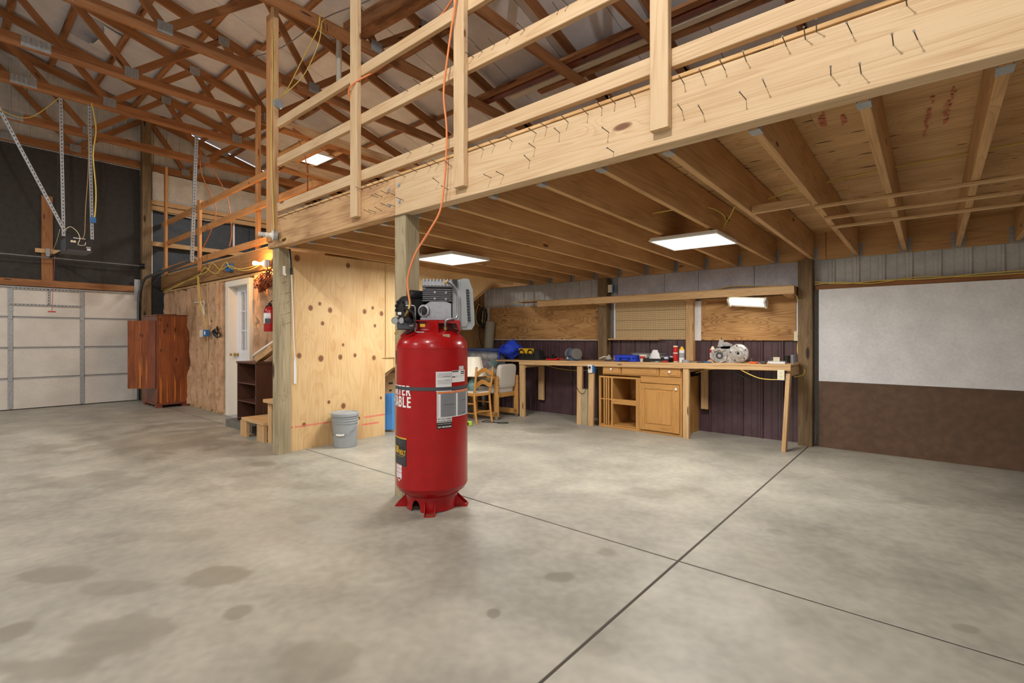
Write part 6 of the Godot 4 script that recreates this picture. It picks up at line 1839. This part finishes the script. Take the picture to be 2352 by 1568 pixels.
# ---------------------------------------------------------------- cables
func cables() -> void:
	var L := [
		["yellow cable bundle slung along the brown loft beam", "yellow_cord", .007, [[-11.6, 2.18, -2.96], [-10.9, 2.2, -2.95], [-10.1, 2.28, -2.95], [-9.62, 2.32, -2.94], [-9.2, 2.34, -2.94], [-8.95, 2.46, -2.95], [-8.6, 2.33, -2.95], [-8.2, 2.35, -2.94], [-7.8, 2.25, -2.94], [-7.4, 2.22, -2.93], [-6.95, 2.3, -2.95]]],
		["second yellow cable twisting along the brown loft beam", "yellow_cord", .007, [[-11.4, 2.15, -2.96], [-10.5, 2.25, -2.94], [-9.7, 2.3, -2.96], [-9.3, 2.42, -2.95], [-9.0, 2.33, -2.95], [-8.7, 2.28, -2.94], [-8.35, 2.42, -2.94], [-8.1, 2.3, -2.93], [-7.5, 2.26, -2.94], [-7.0, 2.3, -2.94]]],
		["yellow cable dropping down the bare stud to the blue box", "yellow_cord", .007, [[-9.6, 2.3, -2.95], [-9.58, 2.2, -2.95], [-9.5, 1.95, -2.94], [-9.35, 1.7, -2.93], [-9.22, 1.5, -2.93], [-9.2, 1.38, -2.95]]],
		["second yellow cable dropping beside the bare stud", "yellow_cord", .006, [[-9.62, 2.31, -2.94], [-9.55, 2.0, -2.93], [-9.56, 1.8, -2.95], [-9.5, 1.7, -2.97]]],
		["yellow cable stapled up the loft corner boards", "yellow_cord", .006, [[-5.29, 4.5, -2.31], [-5.28, 4.0, -2.31], [-5.31, 3.4, -2.31], [-5.29, 2.9, -2.31], [-5.27, 2.6, -2.31], [-5.22, 2.38, -2.3]]],
		["loose yellow cable draped from the truss to the loft corner", "yellow_cord", .006, [[-5.05, 4.78, -2.72], [-4.84, 4.57, -2.6], [-4.9, 4.46, -2.6], [-5.24, 4.26, -2.6], [-5.36, 4.0, -2.52], [-5.3, 3.8, -2.4]]],
		["thin yellow cable looping below the truss chord", "yellow_cord", .005, [[-5.0, 4.7, -2.75], [-4.8, 4.5, -2.6], [-4.78, 4.25, -2.55], [-5.0, 3.98, -2.5], [-5.25, 3.82, -2.4]]],
		["orange cord looped over the upper girts behind the railing", "orange_dull", .008, [[-9.9, 4.62, -3.0], [-9.6, 4.3, -3.1], [-9.1, 3.7, -3.2], [-8.9, 3.3, -3.2], [-8.85, 2.95, -3.2], [-8.8, 2.75, -3.15]]],
		["orange cord hanging in a long slack line behind the railing", "orange_dull", .008, [[-9.85, 4.6, -3.05], [-9.95, 4.2, -3.1], [-9.7, 3.7, -3.2], [-9.55, 3.4, -3.2], [-9.8, 3.0, -3.15], [-10.2, 2.7, -3.1]]],
		["orange cord hanging inside the loft below the stair railing", "orange_dull", .007, [[-5.3, 3.42, -2.6], [-5.26, 3.25, -2.65], [-5.3, 3.05, -2.7], [-5.4, 2.85, -2.75]]],
		["orange cord sagging along the stair railing", "orange_dull", .007, [[-5.33, 3.55, -2.55], [-5.3, 3.4, -2.9], [-5.3, 3.3, -3.3], [-5.31, 3.35, -3.6]]],
		["yellow cable resting along the girt above the white board", "yellow_cord", .006, [[-1.02, 1.89, -6.57], [-.75, 1.85, -6.56], [-.4, 1.86, -6.56], [0.0, 1.85, -6.56], [.4, 1.87, -6.56], [1.2, 1.88, -6.57]]],
		["second yellow cable on the girt above the white board", "yellow_cord", .006, [[-1.02, 1.86, -6.56], [-.8, 1.87, -6.56], [-.5, 1.835, -6.56], [-.1, 1.875, -6.57], [.3, 1.85, -6.57], [1.2, 1.86, -6.57]]],
		["yellow cable sagging under the bench top from the cabinet", "yellow_cord", .006, [[-2.29, .8, -6.3], [-2.12, .85, -6.3], [-1.81, .888, -6.3], [-1.66, .895, -6.25], [-1.62, .86, -6.1]]],
		["yellow cable drooping from the bench rail to the end outlet", "yellow_cord", .006, [[-1.7, .89, -6.05], [-1.6, .84, -6.03], [-1.48, .795, -6.02], [-1.36, .785, -6.01], [-1.28, .79, -6.02]]],
		["yellow cable running down the wall post past the bench end", "yellow_cord", .007, [[-1.18, 1.23, -6.54], [-1.19, 1.1, -6.53], [-1.16, .98, -6.53], [-1.12, .88, -6.52], [-1.13, .82, -6.5], [-1.2, .8, -6.4]]],
		["yellow cable dropping beside the wall shelf end", "yellow_cord", .006, [[-1.2, 1.74, -6.5], [-1.18, 1.68, -6.52], [-1.14, 1.62, -6.54]]],
		["yellow cable curling above the panel light over the bench", "yellow_cord", .006, [[-1.46, 2.2, -4.62], [-1.4, 2.24, -4.55], [-1.36, 2.3, -4.4], [-1.43, 2.34, -4.2], [-1.62, 2.34, -4.1], [-1.85, 2.33, -4.05]]],
		["second yellow cable curling above the panel light over the bench", "yellow_cord", .006, [[-1.46, 2.21, -4.6], [-1.38, 2.25, -4.5], [-1.3, 2.3, -4.4], [-1.24, 2.34, -4.3]]],
		["yellow cable crossing under the deck through the joists", "yellow_cord", .006, [[-1.06, 2.38, -4.45], [-.83, 2.42, -4.4], [-.63, 2.42, -4.37], [-.21, 2.43, -4.32], [.2, 2.43, -4.3], [.6, 2.44, -4.28], [1.0, 2.44, -4.26]]],
		["yellow cable stretched under the joists behind the beam", "yellow_cord", .006, [[-5.17, 2.3, -2.75], [-4.8, 2.3, -2.76], [-4.38, 2.3, -2.78]]],
		["yellow cable curling over the panel light behind the compressor", "yellow_cord", .006, [[-4.5, 2.28, -3.3], [-4.2, 2.3, -3.45], [-4.0, 2.24, -3.6], [-4.1, 2.18, -3.75]]],
		["yellow cable slung along the purple wall under the bench", "yellow_cord", .006, [[-4.95, .8, -6.6], [-4.6, .74, -6.62], [-4.2, .73, -6.62], [-3.9, .78, -6.6]]],
		["pale cable running down the corner post edge", "white_cord", .007, [[-5.27, 2.19, -2.48], [-5.268, 2.0, -2.5], [-5.267, 1.8, -2.51], [-5.267, 1.5, -2.52], [-5.267, 1.2, -2.53], [-5.268, 1.0, -2.545]]],
		["yellow wire sagging before the gable wall", "yellow_cord", .005, [[-8.05, 4.0, -.3], [-8.4, 3.95, -.5], [-8.9, 4.1, -.8], [-9.31, 4.6, -1.13]]],
		["yellow cable hanging down the opener strap", "yellow_cord", .008, [[-9.28, 4.65, -1.48], [-9.28, 4.3, -1.53], [-9.28, 3.9, -1.5], [-9.28, 3.4, -1.53], [-9.28, 3.05, -1.52], [-9.28, 2.95, -1.5]]],
		["grey cable strung across the truss chords", "grey_cord", .006, [[-6.6, 4.8, -2.6], [-5.9, 4.72, -2.7], [-5.1, 4.78, -2.8], [-4.3, 4.7, -2.9], [-3.6, 4.8, -3.0]]],
		["yellow cable lying above the long wall shelf", "yellow_cord", .006, [[-2.2, 1.86, -6.6], [-1.95, 1.9, -6.58], [-1.6, 1.88, -6.58], [-1.25, 1.86, -6.56]]],
		["yellow cable along the ribbed metal by the dark plywood", "yellow_cord", .006, [[-6.2, 1.83, -6.6], [-5.7, 1.84, -6.6], [-5.3, 1.9, -6.6], [-4.9, 1.87, -6.55], [-4.7, 1.85, -6.5]]],
	]
	for e in L:
		var p := []
		for q in e[3]:
			p.append(V(q[0], q[1], q[2]))
		meta(tb("cable", e[1], null, crv(p, 6), e[2], 6), e[0], "cable", "cables and cords")
	var pl := thing("cable_plug", "black plug joint in the pale cable on the corner post", "plug", V(-5.262, 2.0, -2.5))
	tb("cord", "black_rubber", pl, crv([V(0, .2, .02), V(.006, .1, .01), V(.0, .0, 0)]), .008, 8)
	tb("plug", "black_plastic", pl, [V(0, .0, 0), V(0, -.07, -.003)], .014, 10)
